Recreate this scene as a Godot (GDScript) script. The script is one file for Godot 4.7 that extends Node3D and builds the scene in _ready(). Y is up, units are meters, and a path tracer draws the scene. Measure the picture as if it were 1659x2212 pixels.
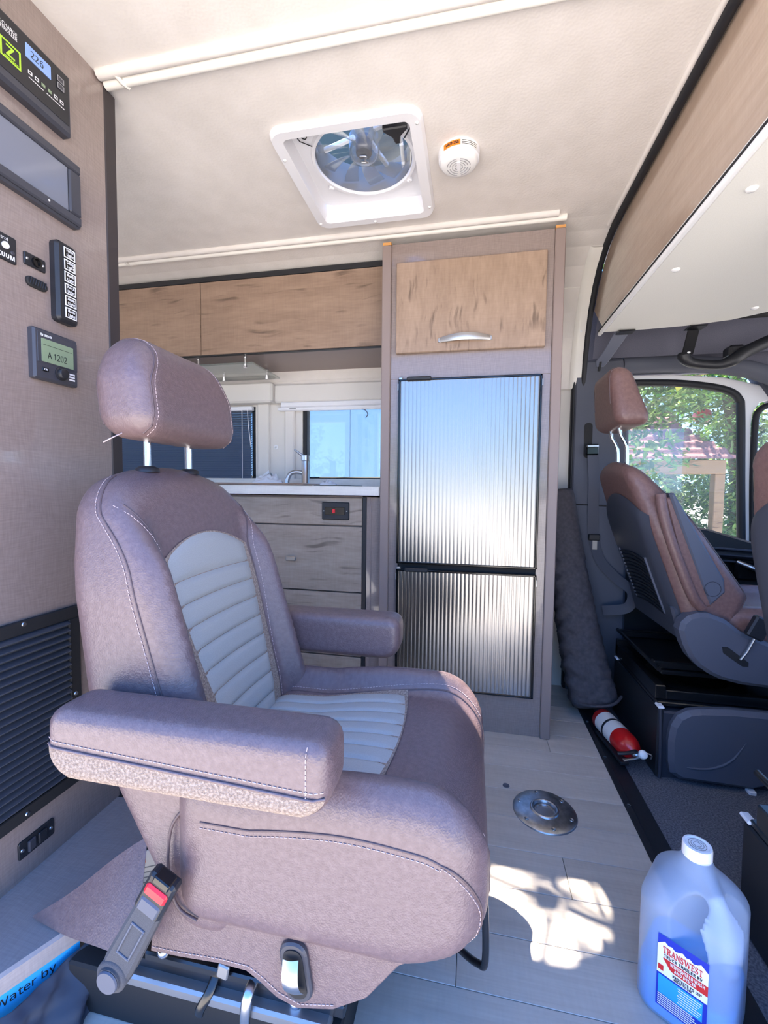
extends Node3D
# The inside of a camper van seen through its open sliding door. Metres, y up; x runs to the front of the van, -z to the driver's side.

const UP := Vector3.UP
var M := {}
var used_names := {}
var rng := RandomNumberGenerator.new()


# ---------------------------------------------------------------- mesh builder
class MB:
	var v := PackedVector3Array()
	var n := PackedVector3Array()
	var t := PackedVector2Array()
	var ix := PackedInt32Array()
	var xf := Transform3D()

	func vert(p: Vector3, nn: Vector3, uv := Vector2.ZERO) -> int:
		v.append(xf * p)
		n.append((xf.basis * nn).normalized())
		t.append(uv)
		return v.size() - 1

	func tri(a: Vector3, b: Vector3, c: Vector3) -> void:
		var nn := (b - a).cross(c - a)
		if nn.length_squared() < 1e-18:
			return
		nn = nn.normalized()
		var i := vert(a, nn)
		vert(b, nn)
		vert(c, nn)
		ix.append_array([i, i + 2, i + 1])

	func quad(a: Vector3, b: Vector3, c: Vector3, d: Vector3) -> void:
		var nn := (c - a).cross(d - b).normalized()
		var i := vert(a, nn, Vector2(0, 1))
		vert(b, nn, Vector2(1, 1))
		vert(c, nn, Vector2(1, 0))
		vert(d, nn, Vector2(0, 0))
		ix.append_array([i, i + 2, i + 1, i, i + 3, i + 2])

	func box(c: Vector3, s: Vector3, bev := 0.0, b := Basis()) -> MB:
		var h := s * 0.5
		bev = minf(bev, minf(h.x, minf(h.y, h.z)) * 0.95)
		var keep := xf
		xf = xf * Transform3D(b, c)
		var pt := func(sg: Array, ax: int) -> Vector3:
			var o := Vector3(sg[0] * h.x, sg[1] * h.y, sg[2] * h.z)
			for k in 3:
				if k != ax:
					o[k] -= sg[k] * bev
			return o
		for ax in 3:
			var u := (ax + 1) % 3
			var w := (ax + 2) % 3
			for sd in [-1.0, 1.0]:
				var cs := []
				for q in [[-1.0, -1.0], [1.0, -1.0], [1.0, 1.0], [-1.0, 1.0]]:
					var sg := [0.0, 0.0, 0.0]
					sg[ax] = sd
					sg[u] = q[0]
					sg[w] = q[1]
					cs.append(pt.call(sg, ax))
				if sd > 0:
					quad(cs[0], cs[1], cs[2], cs[3])
				else:
					quad(cs[3], cs[2], cs[1], cs[0])
			if bev > 0.0:
				for s1 in [-1.0, 1.0]:
					for s2 in [-1.0, 1.0]:
						var e := []
						for se in [-1.0, 1.0]:
							var sg := [0.0, 0.0, 0.0]
							sg[ax] = se
							sg[u] = s1
							sg[w] = s2
							e.append([pt.call(sg, u), pt.call(sg, w)])
						if s1 * s2 > 0:
							quad(e[0][0], e[0][1], e[1][1], e[1][0])
						else:
							quad(e[1][0], e[1][1], e[0][1], e[0][0])
		if bev > 0.0:
			for a in [-1.0, 1.0]:
				for bb in [-1.0, 1.0]:
					for cc in [-1.0, 1.0]:
						var sg := [a, bb, cc]
						var p0: Vector3 = pt.call(sg, 0)
						var p1: Vector3 = pt.call(sg, 1)
						var p2: Vector3 = pt.call(sg, 2)
						if a * bb * cc > 0:
							tri(p0, p1, p2)
						else:
							tri(p0, p2, p1)
		xf = keep
		return self

	func bx(x0: float, x1: float, y0: float, y1: float, z0: float, z1: float, bev := 0.0) -> MB:
		return box(Vector3((x0 + x1) / 2, (y0 + y1) / 2, (z0 + z1) / 2), Vector3(absf(x1 - x0), absf(y1 - y0), absf(z1 - z0)), bev)

	# smooth grid: f(u, v) with u, v in 0..1; normals follow du x dv
	func grid(nu: int, nv: int, f: Callable, flip := false, wrap_u := false) -> MB:
		var base := v.size()
		var pts := PackedVector3Array()
		for j in nv + 1:
			for i in nu + 1:
				pts.append(f.call(float(i) / nu, float(j) / nv))
		for j in nv + 1:
			for i in nu + 1:
				var ia := i - 1
				var ib := i + 1
				if wrap_u:
					ia = nu - 1 if i == 0 else i - 1
					ib = 1 if i == nu else i + 1
				ia = clampi(ia, 0, nu)
				ib = clampi(ib, 0, nu)
				var ja := maxi(j - 1, 0)
				var jb := mini(j + 1, nv)
				var du := pts[j * (nu + 1) + ib] - pts[j * (nu + 1) + ia]
				var dv := pts[jb * (nu + 1) + i] - pts[ja * (nu + 1) + i]
				if du.length_squared() < 1e-14:
					var j2 := 1 if j == 0 else nv - 1
					du = pts[j2 * (nu + 1) + ib] - pts[j2 * (nu + 1) + ia]
				if dv.length_squared() < 1e-14:
					dv = pts[jb * (nu + 1) + mini(i + 1, nu)] - pts[ja * (nu + 1) + mini(i + 1, nu)]
				var nn := du.cross(dv)
				nn = nn.normalized() if nn.length_squared() > 1e-20 else Vector3.UP
				vert(pts[j * (nu + 1) + i], -nn if flip else nn, Vector2(float(i) / nu, 1.0 - float(j) / nv))
		for j in nv:
			for i in nu:
				var a := base + j * (nu + 1) + i
				var b := a + 1
				var c := a + nu + 2
				var d := a + nu + 1
				if flip:
					ix.append_array([a, b, c, a, c, d])
				else:
					ix.append_array([a, c, b, a, d, c])
		return self

	func tube(pts: PackedVector3Array, rad, sides := 8, caps := true, flat := 1.0) -> MB:
		var m := pts.size()
		var ups := []
		var tan0 := (pts[1] - pts[0]).normalized()
		var up := tan0.cross(Vector3(0.31, 0.9, 0.17)).normalized()
		for i in m:
			var tg := (pts[mini(i + 1, m - 1)] - pts[maxi(i - 1, 0)]).normalized()
			up = (up - tg * up.dot(tg)).normalized()
			ups.append([up, tg.cross(up)])
		var get_r := func(i: int) -> float:
			return rad[i] if rad is Array or rad is PackedFloat32Array else rad
		grid(sides, m - 1, func(u, w):
			var i := int(round(w * (m - 1)))
			var a: float = u * TAU
			var r: float = get_r.call(i)
			return pts[i] + (ups[i][0] * cos(a) + ups[i][1] * sin(a) * flat) * r, false, true)
		if caps:
			for e in [0, m - 1]:
				var r: float = get_r.call(e)
				for k in sides:
					var a0 := TAU * k / sides
					var a1 := TAU * (k + 1) / sides
					var p0: Vector3 = pts[e] + (ups[e][0] * cos(a0) + ups[e][1] * sin(a0) * flat) * r
					var p1: Vector3 = pts[e] + (ups[e][0] * cos(a1) + ups[e][1] * sin(a1) * flat) * r
					if e == 0:
						tri(pts[e], p1, p0)
					else:
						tri(pts[e], p0, p1)
		return self

	# profile of (radius, height) from bottom to top, turned about y; sharp where a point is repeated
	func lathe(pr: Array, segs := 24, x := Transform3D()) -> MB:
		var keep := xf
		xf = xf * x
		for k in pr.size() - 1:
			var a: Vector2 = pr[k]
			var b: Vector2 = pr[k + 1]
			if a.distance_squared_to(b) < 1e-12:
				continue
			var d := b - a
			var nl := Vector2(d.y, -d.x).normalized()
			var na := nl
			var nb := nl
			if k > 0:
				var dp: Vector2 = a - pr[k - 1]
				if dp.length() > 1e-6:
					var np := Vector2(dp.y, -dp.x).normalized()
					if np.dot(nl) > 0.6:
						na = (np + nl).normalized()
			if k < pr.size() - 2:
				var dq: Vector2 = pr[k + 2] - b
				if dq.length() > 1e-6:
					var nq := Vector2(dq.y, -dq.x).normalized()
					if nq.dot(nl) > 0.6:
						nb = (nq + nl).normalized()
			var base := v.size()
			for s in segs + 1:
				var an := TAU * s / segs
				var cs := Vector3(cos(an), 0, -sin(an))
				vert(cs * a.x + UP * a.y, cs * na.x + UP * na.y)
				vert(cs * b.x + UP * b.y, cs * nb.x + UP * nb.y)
			for s in segs:
				var i := base + s * 2
				ix.append_array([i, i + 3, i + 2, i, i + 1, i + 3])
		xf = keep
		return self

	# polygon in xy (counter-clockwise) pushed from z0 to z1, edges of the z1 face bevelled
	func prism(poly: PackedVector2Array, z0: float, z1: float, bev := 0.0, x := Transform3D()) -> MB:
		var keep := xf
		xf = xf * x
		var m := poly.size()
		if Geometry2D.is_polygon_clockwise(poly):
			poly = poly.duplicate()
			poly.reverse()
		var ins := PackedVector2Array()
		for i in m:
			var e0 := (poly[i] - poly[(i + m - 1) % m]).normalized()
			var e1 := (poly[(i + 1) % m] - poly[i]).normalized()
			var nn := Vector2(-e0.y, e0.x) + Vector2(-e1.y, e1.x)
			nn = nn.normalized() / maxf(0.5, sqrt((1 + e0.dot(e1)) * 0.5))
			ins.append(poly[i] + nn * bev)
		var tr := Geometry2D.triangulate_polygon(ins)
		for k in range(0, tr.size(), 3):
			var a := ins[tr[k]]
			var b := ins[tr[k + 1]]
			var c := ins[tr[k + 2]]
			if (b - a).cross(c - a) < 0:
				var s := b
				b = c
				c = s
			tri(Vector3(a.x, a.y, z1), Vector3(b.x, b.y, z1), Vector3(c.x, c.y, z1))
			tri(Vector3(a.x, a.y, z0), Vector3(c.x, c.y, z0), Vector3(b.x, b.y, z0))
		for i in m:
			var j := (i + 1) % m
			var a := poly[i]
			var b := poly[j]
			var zb := z1 - bev
			quad(Vector3(a.x, a.y, z0), Vector3(b.x, b.y, z0), Vector3(b.x, b.y, zb), Vector3(a.x, a.y, zb))
			if bev > 0.0:
				quad(Vector3(a.x, a.y, zb), Vector3(b.x, b.y, zb), Vector3(ins[j].x, ins[j].y, z1), Vector3(ins[i].x, ins[i].y, z1))
		xf = keep
		return self

	# a rectangle ring (frame) in xy from z0 to z1
	func frame(w: float, h: float, bw: float, z0: float, z1: float, bev := 0.0, bh := -1.0) -> MB:
		if bh < 0.0:
			bh = bw
		bx(-w / 2, w / 2, h / 2 - bh, h / 2, z0, z1, bev)
		bx(-w / 2, w / 2, -h / 2, -h / 2 + bh, z0, z1, bev)
		bx(-w / 2, -w / 2 + bw, -h / 2 + bh, h / 2 - bh, z0, z1, bev)
		bx(w / 2 - bw, w / 2, -h / 2 + bh, h / 2 - bh, z0, z1, bev)
		return self

	func commit() -> ArrayMesh:
		for k in range(0, ix.size(), 3):
			var g := (v[ix[k + 2]] - v[ix[k]]).cross(v[ix[k + 1]] - v[ix[k]])
			if g.dot(n[ix[k]] + n[ix[k + 1]] + n[ix[k + 2]]) < 0.0:
				var q := ix[k + 1]
				ix[k + 1] = ix[k + 2]
				ix[k + 2] = q
		var a := []
		a.resize(Mesh.ARRAY_MAX)
		a[Mesh.ARRAY_VERTEX] = v
		a[Mesh.ARRAY_NORMAL] = n
		a[Mesh.ARRAY_TEX_UV] = t
		a[Mesh.ARRAY_INDEX] = ix
		var am := ArrayMesh.new()
		am.add_surface_from_arrays(Mesh.PRIMITIVE_TRIANGLES, a)
		return am


# surface nets of a distance field: one vertex in each crossed cell
func net(f: Callable, lo: Vector3, hi: Vector3, cell: float) -> MB:
	var b := MB.new()
	var nx := int(ceil((hi.x - lo.x) / cell)) + 1
	var ny := int(ceil((hi.y - lo.y) / cell)) + 1
	var nz := int(ceil((hi.z - lo.z) / cell)) + 1
	var d := PackedFloat32Array()
	d.resize(nx * ny * nz)
	var sxy := nx * ny
	var bs := 5
	var far := cell * bs * 1.25
	for bz in range(0, nz, bs):
		for by in range(0, ny, bs):
			for bxx in range(0, nx, bs):
				var mid: float = f.call(lo + Vector3(bxx + bs * 0.5, by + bs * 0.5, bz + bs * 0.5) * cell)
				var skip := absf(mid) > far
				for k in range(bz, mini(bz + bs, nz)):
					for j in range(by, mini(by + bs, ny)):
						for i in range(bxx, mini(bxx + bs, nx)):
							d[i + j * nx + k * sxy] = mid if skip else f.call(lo + Vector3(i, j, k) * cell)
	var id := PackedInt32Array()
	id.resize(nx * ny * nz)
	id.fill(-1)
	var off := [0, 1, nx, nx + 1, sxy, sxy + 1, sxy + nx, sxy + nx + 1]
	var cor := [Vector3(0, 0, 0), Vector3(1, 0, 0), Vector3(0, 1, 0), Vector3(1, 1, 0), Vector3(0, 0, 1), Vector3(1, 0, 1), Vector3(0, 1, 1), Vector3(1, 1, 1)]
	var eds := [[0, 1], [2, 3], [4, 5], [6, 7], [0, 2], [1, 3], [4, 6], [5, 7], [0, 4], [1, 5], [2, 6], [3, 7]]
	for k in nz - 1:
		for j in ny - 1:
			for i in nx - 1:
				var o := i + j * nx + k * sxy
				var inside := 0
				for c in 8:
					if d[o + off[c]] < 0.0:
						inside += 1
				if inside == 0 or inside == 8:
					continue
				var s := Vector3.ZERO
				var m := 0
				for e in eds:
					var da := d[o + off[e[0]]]
					var db := d[o + off[e[1]]]
					if (da < 0.0) != (db < 0.0):
						s += (cor[e[0]] as Vector3).lerp(cor[e[1]], da / (da - db))
						m += 1
				id[o] = b.v.size()
				b.v.append(lo + (Vector3(i, j, k) + s / m) * cell)
				b.n.append(Vector3.ZERO)
				b.t.append(Vector2.ZERO)
	for k in range(1, nz - 1):
		for j in range(1, ny - 1):
			for i in range(1, nx - 1):
				var o := i + j * nx + k * sxy
				var here := d[o] < 0.0
				for ax in 3:
					var st: int = [1, nx, sxy][ax]
					if here == (d[o + st] < 0.0):
						continue
					var u: int = [nx, sxy, 1][ax]
					var w: int = [sxy, 1, nx][ax]
					var q := [id[o], id[o - u], id[o - u - w], id[o - w]]
					if q[0] < 0 or q[1] < 0 or q[2] < 0 or q[3] < 0:
						continue
					if not here:
						q.reverse()
					var p0 := b.v[q[0]]
					var nn := (b.v[q[2]] - p0).cross(b.v[q[3]] - b.v[q[1]])
					for z in 4:
						b.n[q[z]] += nn
					b.ix.append_array([q[0], q[2], q[1], q[0], q[3], q[2]])
	for i in b.n.size():
		b.n[i] = b.n[i].normalized() if b.n[i].length_squared() > 0 else UP
	return b


# ---------------------------------------------------------------- distance helpers
static func smin(a: float, b: float, k: float) -> float:
	var h := maxf(k - absf(a - b), 0.0) / k
	return minf(a, b) - h * h * k * 0.25


static func rbox_d(q: Vector3, h: Vector3, r: float) -> float:
	var e := q.abs() - h + Vector3(r, r, r)
	return e.max(Vector3.ZERO).length() + minf(maxf(e.x, maxf(e.y, e.z)), 0.0) - r


static func caps_d(p: Vector3, a: Vector3, b: Vector3, ra: float, rb: float) -> float:
	var ab := b - a
	var h := clampf((p - a).dot(ab) / ab.length_squared(), 0.0, 1.0)
	return (p - a - ab * h).length() - lerpf(ra, rb, h)


# first surface of f met from p along dir
func march(f: Callable, p: Vector3, dir: Vector3, most := 0.6) -> Vector3:
	var s := 0.0
	for k in 60:
		var d: float = f.call(p + dir * s)
		if d < 0.0004 or s > most:
			break
		s += maxf(d * 0.8, 0.0004)
	return p + dir * s


# ---------------------------------------------------------------- objects
func numbered(called: String) -> String:
	var c: int = used_names.get(called, 0)
	used_names[called] = c + 1
	return called if c == 0 else "%s_%03d" % [called, c]


func tag(o: Node3D, label: String, category: String, group := "", kind := "") -> Node3D:
	o.set_meta("label", label)
	if category:
		o.set_meta("category", category)
	if group:
		o.set_meta("group", group)
	if kind:
		o.set_meta("kind", kind)
	return o


func thing(called: String, label: String, category: String, at := Vector3.ZERO, turn := 0.0, group := "") -> Node3D:
	var o := Node3D.new()
	o.name = numbered(called)
	add_child(o, true)
	o.position = at
	o.rotation.y = turn
	tag(o, label, category, group)
	return o


func obj(called: String, b, m: Material, parent: Node3D = null) -> MeshInstance3D:
	var o := MeshInstance3D.new()
	o.mesh = b.commit() if b is MB else b
	o.material_override = m
	if parent == null:
		o.name = numbered(called)
		add_child(o, true)
	else:
		o.name = called
		parent.add_child(o, true)
	return o


func structure(called: String, label: String) -> Node3D:
	var o := Node3D.new()
	o.name = called
	add_child(o, true)
	o.set_meta("kind", "structure")
	o.set_meta("label", label)
	return o


func mb() -> MB:
	return MB.new()


var font: SystemFont
var font_bold: SystemFont
var font_serif: SystemFont


# flat raised print, its middle at "at" in the parent's axes, reading along +x, facing +z
func words(called: String, text: String, high: float, m: Material, parent: Node3D, at: Vector3, wide := 0.0, f: Font = null, tilt := Basis()) -> MeshInstance3D:
	var tm := TextMesh.new()
	tm.font = f if f else font
	tm.text = text
	tm.font_size = 28
	tm.pixel_size = high / 20.0
	tm.depth = 0.0004
	tm.curve_step = 1.6
	var o := obj(called, tm, m, parent)
	o.position = at
	o.basis = tilt
	if wide > 0.0:
		var w := tm.get_aabb().size.x
		if w > 0.0:
			o.basis = tilt * Basis.from_scale(Vector3(wide / w, 1, 1))
	return o


func rounded(w: float, h: float, r: float, k := 5) -> PackedVector2Array:
	var p := PackedVector2Array()
	for c in [[1, 1, 0], [-1, 1, 1], [-1, -1, 2], [1, -1, 3]]:
		for i in k + 1:
			var a: float = (c[2] + float(i) / k) * PI / 2
			p.append(Vector2(c[0] * (w / 2 - r), c[1] * (h / 2 - r)) + Vector2(cos(a), sin(a)) * r)
	return p


func arc_pts(pts: Array, per := 6) -> PackedVector3Array:
	var c := Curve3D.new()
	for i in pts.size():
		var a: Vector3 = pts[maxi(i - 1, 0)]
		var b: Vector3 = pts[mini(i + 1, pts.size() - 1)]
		var tg := (b - a) / 6.0
		c.add_point(pts[i], -tg, tg)
	var out := PackedVector3Array()
	for i in pts.size() - 1:
		for k in per:
			out.append(c.sample(i, float(k) / per))
	out.append(pts[-1])
	return out


# ---------------------------------------------------------------- materials
func c8(r: float, g: float, b: float, a := 255.0) -> Color:
	return Color(r / 255.0, g / 255.0, b / 255.0, a / 255.0)


func mat(key: String, c: Color, rough := 0.6, metal := 0.0) -> StandardMaterial3D:
	var m := StandardMaterial3D.new()
	m.resource_name = key
	m.albedo_color = c
	m.roughness = rough
	m.metallic = metal
	if c.a < 1.0:
		m.transparency = BaseMaterial3D.TRANSPARENCY_ALPHA
	M[key] = m
	return m


func noise(sd: int, freq: float, oct := 4, kind := FastNoiseLite.TYPE_SIMPLEX_SMOOTH) -> FastNoiseLite:
	var f := FastNoiseLite.new()
	f.seed = sd
	f.frequency = freq
	f.noise_type = kind
	f.fractal_octaves = oct
	if oct == 1:
		f.fractal_type = FastNoiseLite.FRACTAL_NONE
	return f


func ntex(f: FastNoiseLite, c0: Color, c1: Color, size := 512, normal := false, bump := 4.0, mid: Variant = null) -> NoiseTexture2D:
	var t := NoiseTexture2D.new()
	t.width = size
	t.height = size
	t.seamless = true
	t.noise = f
	if normal:
		t.as_normal_map = true
		t.bump_strength = bump
	else:
		var g := Gradient.new()
		g.set_color(0, c0)
		g.set_color(1, c1)
		if mid != null:
			g.add_point(0.5, mid)
		t.color_ramp = g
	return t


# computed picture: f(x, y) in 0..1 -> Color
func painted(w: int, h: int, f: Callable) -> ImageTexture:
	var d := PackedByteArray()
	d.resize(w * h * 3)
	var k := 0
	for y in h:
		for x in w:
			var c: Color = f.call((x + 0.5) / w, (y + 0.5) / h)
			d[k] = clampi(int(c.r * 255.0), 0, 255)
			d[k + 1] = clampi(int(c.g * 255.0), 0, 255)
			d[k + 2] = clampi(int(c.b * 255.0), 0, 255)
			k += 3
	return ImageTexture.create_from_image(Image.create_from_data(w, h, false, Image.FORMAT_RGB8, d))


func tri_map(m: StandardMaterial3D, scale: float, world := false) -> StandardMaterial3D:
	m.uv1_triplanar = true
	m.uv1_world_triplanar = world
	m.uv1_scale = Vector3(scale, scale, scale)
	m.uv1_triplanar_sharpness = 4.0
	return m


# wood grain picture running along u; torus-mapped so that it repeats without a seam
func wood_tex(sd: int, light: Color, dark: Color, knots := true) -> ImageTexture:
	var a := noise(sd, 1.0, 4)
	var b := noise(sd + 7, 1.0, 3)
	var c := noise(sd + 13, 1.0, 2)
	return painted(384, 384, func(u: float, v: float) -> Color:
		var cx := cos(u * TAU) * 0.5
		var sx := sin(u * TAU) * 0.5
		var warp := c.get_noise_3d(cx * 1.1, sx * 1.1, v * 1.6) * 0.12
		var vv := v + warp * 0.18
		var streak := a.get_noise_3d(cx * 0.9, sx * 0.9, vv * 13.0)
		var fine := b.get_noise_3d(cx * 3.0 + 9.0, sx * 3.0, v * 80.0)
		var crack := clampf((a.get_noise_3d(cx * 0.9 + 5.0, sx * 0.9, vv * 34.0) - 0.2) * 3.0, 0.0, 1.0) * clampf(0.4 + c.get_noise_3d(cx * 1.6 + 3.0, sx * 1.6, v * 4.0) * 2.0, 0.0, 1.0)
		var cross := b.get_noise_3d(cx * 50.0, sx * 50.0, v * 8.0) * 0.14
		var k := 0.36 + streak * 0.32 + fine * 0.2 + cross
		var col := light.lerp(dark, clampf(k, 0.0, 1.0) * 0.7)
		if knots:
			col = col.lerp(dark.darkened(0.3), crack * 0.6)
		return col)


func linen_tex(sd: int, base: Color, dev: float) -> ImageTexture:
	var a := noise(sd, 1.0, 2)
	var b := noise(sd + 3, 1.0, 2)
	return painted(384, 384, func(u: float, v: float) -> Color:
		var cu := Vector2(cos(u * TAU), sin(u * TAU))
		var cv := Vector2(cos(v * TAU), sin(v * TAU))
		var warp := a.get_noise_3d(cu.x * 14.0 + cv.x * 1.2, cu.y * 14.0 + cv.y * 1.2, cv.x * 1.0)
		var weft := b.get_noise_3d(cv.x * 14.0 + cu.x * 1.2, cv.y * 14.0 + cu.y * 1.2, cu.x * 1.0)
		var k := 1.0 + (warp + weft) * dev
		return Color(base.r * k, base.g * k, base.b * k))


func make_materials() -> void:
	font = SystemFont.new()
	font.font_names = PackedStringArray(["Droid Sans"])
	font_bold = SystemFont.new()
	font_bold.font_names = PackedStringArray(["Droid Sans"])
	font_bold.font_weight = 700
	font_serif = SystemFont.new()
	font_serif.font_names = PackedStringArray(["Droid Serif"])
	font_serif.font_weight = 700
	var m: StandardMaterial3D
	# headlining cloth
	m = mat("headliner", Color.WHITE, 0.92)
	m.albedo_texture = ntex(noise(3, 0.02, 4), c8(218, 212, 206), c8(228, 222, 217))
	tri_map(m, 0.9, true)
	m.normal_enabled = true
	m.normal_texture = ntex(noise(4, 0.25, 3), Color.BLACK, Color.WHITE, 512, true, 1.2)
	m.normal_scale = 0.15
	m = mat("wall_cloth", c8(226, 221, 214), 0.85)
	m = mat("white_trim", c8(236, 232, 224), 0.45)
	m = mat("white_plastic", c8(236, 236, 240), 0.42)
	m = mat("white_gloss", c8(240, 240, 240), 0.22)
	m = mat("padded_white", Color.WHITE, 0.8)
	m.albedo_texture = ntex(noise(5, 0.2, 3), c8(222, 221, 214), c8(232, 231, 226))
	tri_map(m, 3.0)
	m = mat("black_plastic", c8(34, 35, 40), 0.45)
	m = mat("black_matt", c8(30, 30, 33), 0.75)
	m = mat("black_gloss", c8(16, 16, 18), 0.16)
	m = mat("rib_grey", c8(66, 70, 80), 0.38)
	m = mat("black_rubber", c8(27, 28, 34), 0.6)
	m = mat("dark_bezel", c8(62, 63, 72), 0.4)
	m = mat("grey_plastic", c8(84, 88, 102), 0.5)
	m = mat("shell_grey", c8(64, 67, 78), 0.5)
	m = mat("pillar_grey", Color.WHITE, 0.68)
	m.albedo_texture = ntex(noise(6, 0.3, 2), c8(80, 83, 95), c8(90, 93, 105), 256)
	tri_map(m, 6.0)
	m = mat("headliner_dark", Color.WHITE, 0.95)
	m.albedo_texture = ntex(noise(8, 0.25, 3), c8(84, 85, 98), c8(108, 108, 122), 256)
	tri_map(m, 5.0)
	m = mat("edge_black", c8(56, 50, 52), 0.5)
	# brown linen laminate
	m = mat("linen", Color.WHITE, 0.32)
	m.albedo_texture = linen_tex(21, c8(142, 127, 122), 0.06)
	tri_map(m, 3.2)
	m.clearcoat_enabled = true
	m.clearcoat = 0.9
	m.clearcoat_roughness = 0.06
	m = mat("linen_pale", Color.WHITE, 0.4)
	m.albedo_texture = linen_tex(31, c8(160, 150, 148), 0.045)
	tri_map(m, 3.2)
	m = mat("edge_brown", c8(142, 126, 121), 0.42)
	m = mat("raw_edge", c8(206, 150, 88), 0.8)
	# oak laminate: grain along x, and upright
	m = mat("oak", Color.WHITE, 0.42)
	m.albedo_texture = wood_tex(41, c8(164, 139, 121), c8(102, 82, 69))
	tri_map(m, 1.1)
	m = mat("oak_upright", Color.WHITE, 0.42)
	m.albedo_texture = wood_tex(52, c8(174, 149, 129), c8(116, 94, 78))
	m.uv1_scale = Vector3(1, 1, 1)
	m = mat("oak_grey", Color.WHITE, 0.42)
	m.albedo_texture = wood_tex(63, c8(174, 158, 144), c8(112, 96, 84))
	tri_map(m, 1.3)
	m = mat("oak_gloss", Color.WHITE, 0.22)
	m.albedo_texture = wood_tex(74, c8(192, 170, 152), c8(148, 124, 108), false)
	m.clearcoat_enabled = true
	m.clearcoat = 0.6
	m.clearcoat_roughness = 0.06
	m = mat("counter", Color.WHITE, 0.3)
	m.albedo_texture = wood_tex(85, c8(232, 228, 222), c8(190, 184, 178), false)
	tri_map(m, 2.0)
	for k in 4:
		m = mat("plank_%d" % k, Color.WHITE, 0.38)
		m.albedo_texture = wood_tex(100 + k * 9, [c8(204, 194, 183), c8(196, 186, 175), c8(210, 200, 190), c8(200, 190, 180)][k], [c8(156, 143, 132), c8(148, 136, 126), c8(164, 151, 140), c8(152, 140, 130)][k], false)
		m.uv1_scale = Vector3(1, 1, 1)
	# metals
	m = mat("chrome", c8(225, 226, 230), 0.08, 1.0)
	m = mat("steel", c8(190, 192, 196), 0.3, 1.0)
	m = mat("brushed", c8(196, 194, 192), 0.36, 1.0)
	m = mat("fluted_steel", c8(158, 156, 154), 0.26, 1.0)
	m = mat("zinc", Color.WHITE, 0.34, 1.0)
	m.albedo_texture = ntex(noise(9, 0.03, 4), c8(160, 164, 170), c8(206, 210, 216), 256)
	tri_map(m, 5.0)
	m = mat("brass", c8(180, 150, 90), 0.35, 1.0)
	m = mat("rail_grey", c8(150, 152, 156), 0.4, 0.8)
	m = mat("black_metal", c8(20, 20, 23), 0.3, 0.0)
	m.clearcoat_enabled = true
	m.clearcoat = 0.5
	m.clearcoat_roughness = 0.15
	# chair leather
	var grain := ntex(noise(12, 0.16, 4, FastNoiseLite.TYPE_CELLULAR), Color.BLACK, Color.WHITE, 512, true, 3.0)
	m = mat("leather", Color.WHITE, 0.37)
	m.albedo_texture = ntex(noise(13, 0.035, 6), c8(102, 83, 84), c8(121, 102, 102), 512, false, 4.0, c8(111, 92, 93))
	tri_map(m, 4.0)
	m.normal_enabled = true
	m.normal_texture = grain
	m.normal_scale = 0.4
	m.metallic_specular = 0.55
	m = mat("leather_cab", Color.WHITE, 0.42)
	m.albedo_texture = ntex(noise(14, 0.03, 5), c8(108, 80, 76), c8(126, 97, 92), 512)
	tri_map(m, 4.0)
	m.normal_enabled = true
	m.normal_texture = grain
	m.normal_scale = 0.3
	m = mat("leather_seam", c8(92, 75, 76), 0.5)
	m = mat("thread", c8(196, 174, 172), 0.8)
	m = mat("insert", Color.WHITE, 0.5)
	m.albedo_texture = ntex(noise(15, 0.2, 2), c8(160, 160, 158), c8(171, 171, 169), 256)
	tri_map(m, 6.0)
	m = mat("suede", Color.WHITE, 0.9)
	m.albedo_texture = ntex(noise(16, 0.05, 5), c8(116, 98, 88), c8(190, 172, 158), 512, false, 4.0, c8(152, 134, 122))
	tri_map(m, 7.0)
	m.normal_enabled = true
	m.normal_texture = ntex(noise(17, 0.12, 4), Color.BLACK, Color.WHITE, 512, true, 6.0)
	m = mat("felt_grey", Color.WHITE, 0.95)
	m.albedo_texture = ntex(noise(18, 0.35, 3), c8(56, 56, 61), c8(98, 98, 104), 256)
	tri_map(m, 8.0)
	m = mat("red_button", c8(226, 40, 52), 0.35)
	# cab
	m = mat("carpet", Color.WHITE, 1.0)
	m.albedo_texture = ntex(noise(19, 0.12, 5), c8(62, 64, 72), c8(124, 126, 136), 512)
	tri_map(m, 2.4)
	m = mat("bag_cloth", Color.WHITE, 0.72)
	m.albedo_texture = ntex(noise(22, 0.05, 4), c8(62, 58, 63), c8(82, 77, 82), 256)
	tri_map(m, 4.0)
	m = mat("vinyl", c8(52, 54, 66), 0.52)
	m = mat("red_paint", c8(206, 16, 22), 0.2)
	m.clearcoat_enabled = true
	m.clearcoat = 0.8
	m = mat("paper", c8(236, 234, 230), 0.7)
	m = mat("belt", c8(70, 72, 84), 0.6)
	# panes, screens, print
	m = mat("glass", c8(232, 240, 238, 22), 0.02)
	m = mat("glass_tint", c8(120, 140, 132, 60), 0.03)
	m = mat("lid_tint", c8(34, 42, 36, 240), 0.2)
	m = mat("smoked_plastic", c8(122, 118, 112), 0.3)
	m = mat("clear_plastic", c8(140, 142, 142, 70), 0.12)
	m = mat("screen", c8(118, 122, 136), 0.08)
	m = mat("lcd_blue", c8(120, 146, 200), 0.25)
	m.emission_enabled = true
	m.emission = c8(110, 142, 205)
	m.emission_energy_multiplier = 0.28
	m = mat("lcd_green", c8(132, 150, 122), 0.3)
	m = mat("lcd_ink", c8(28, 36, 34), 0.5)
	m = mat("lime", c8(176, 220, 60), 0.45)
	m = mat("print_white", c8(232, 232, 236), 0.5)
	m = mat("print_grey", c8(150, 150, 154), 0.5)
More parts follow.
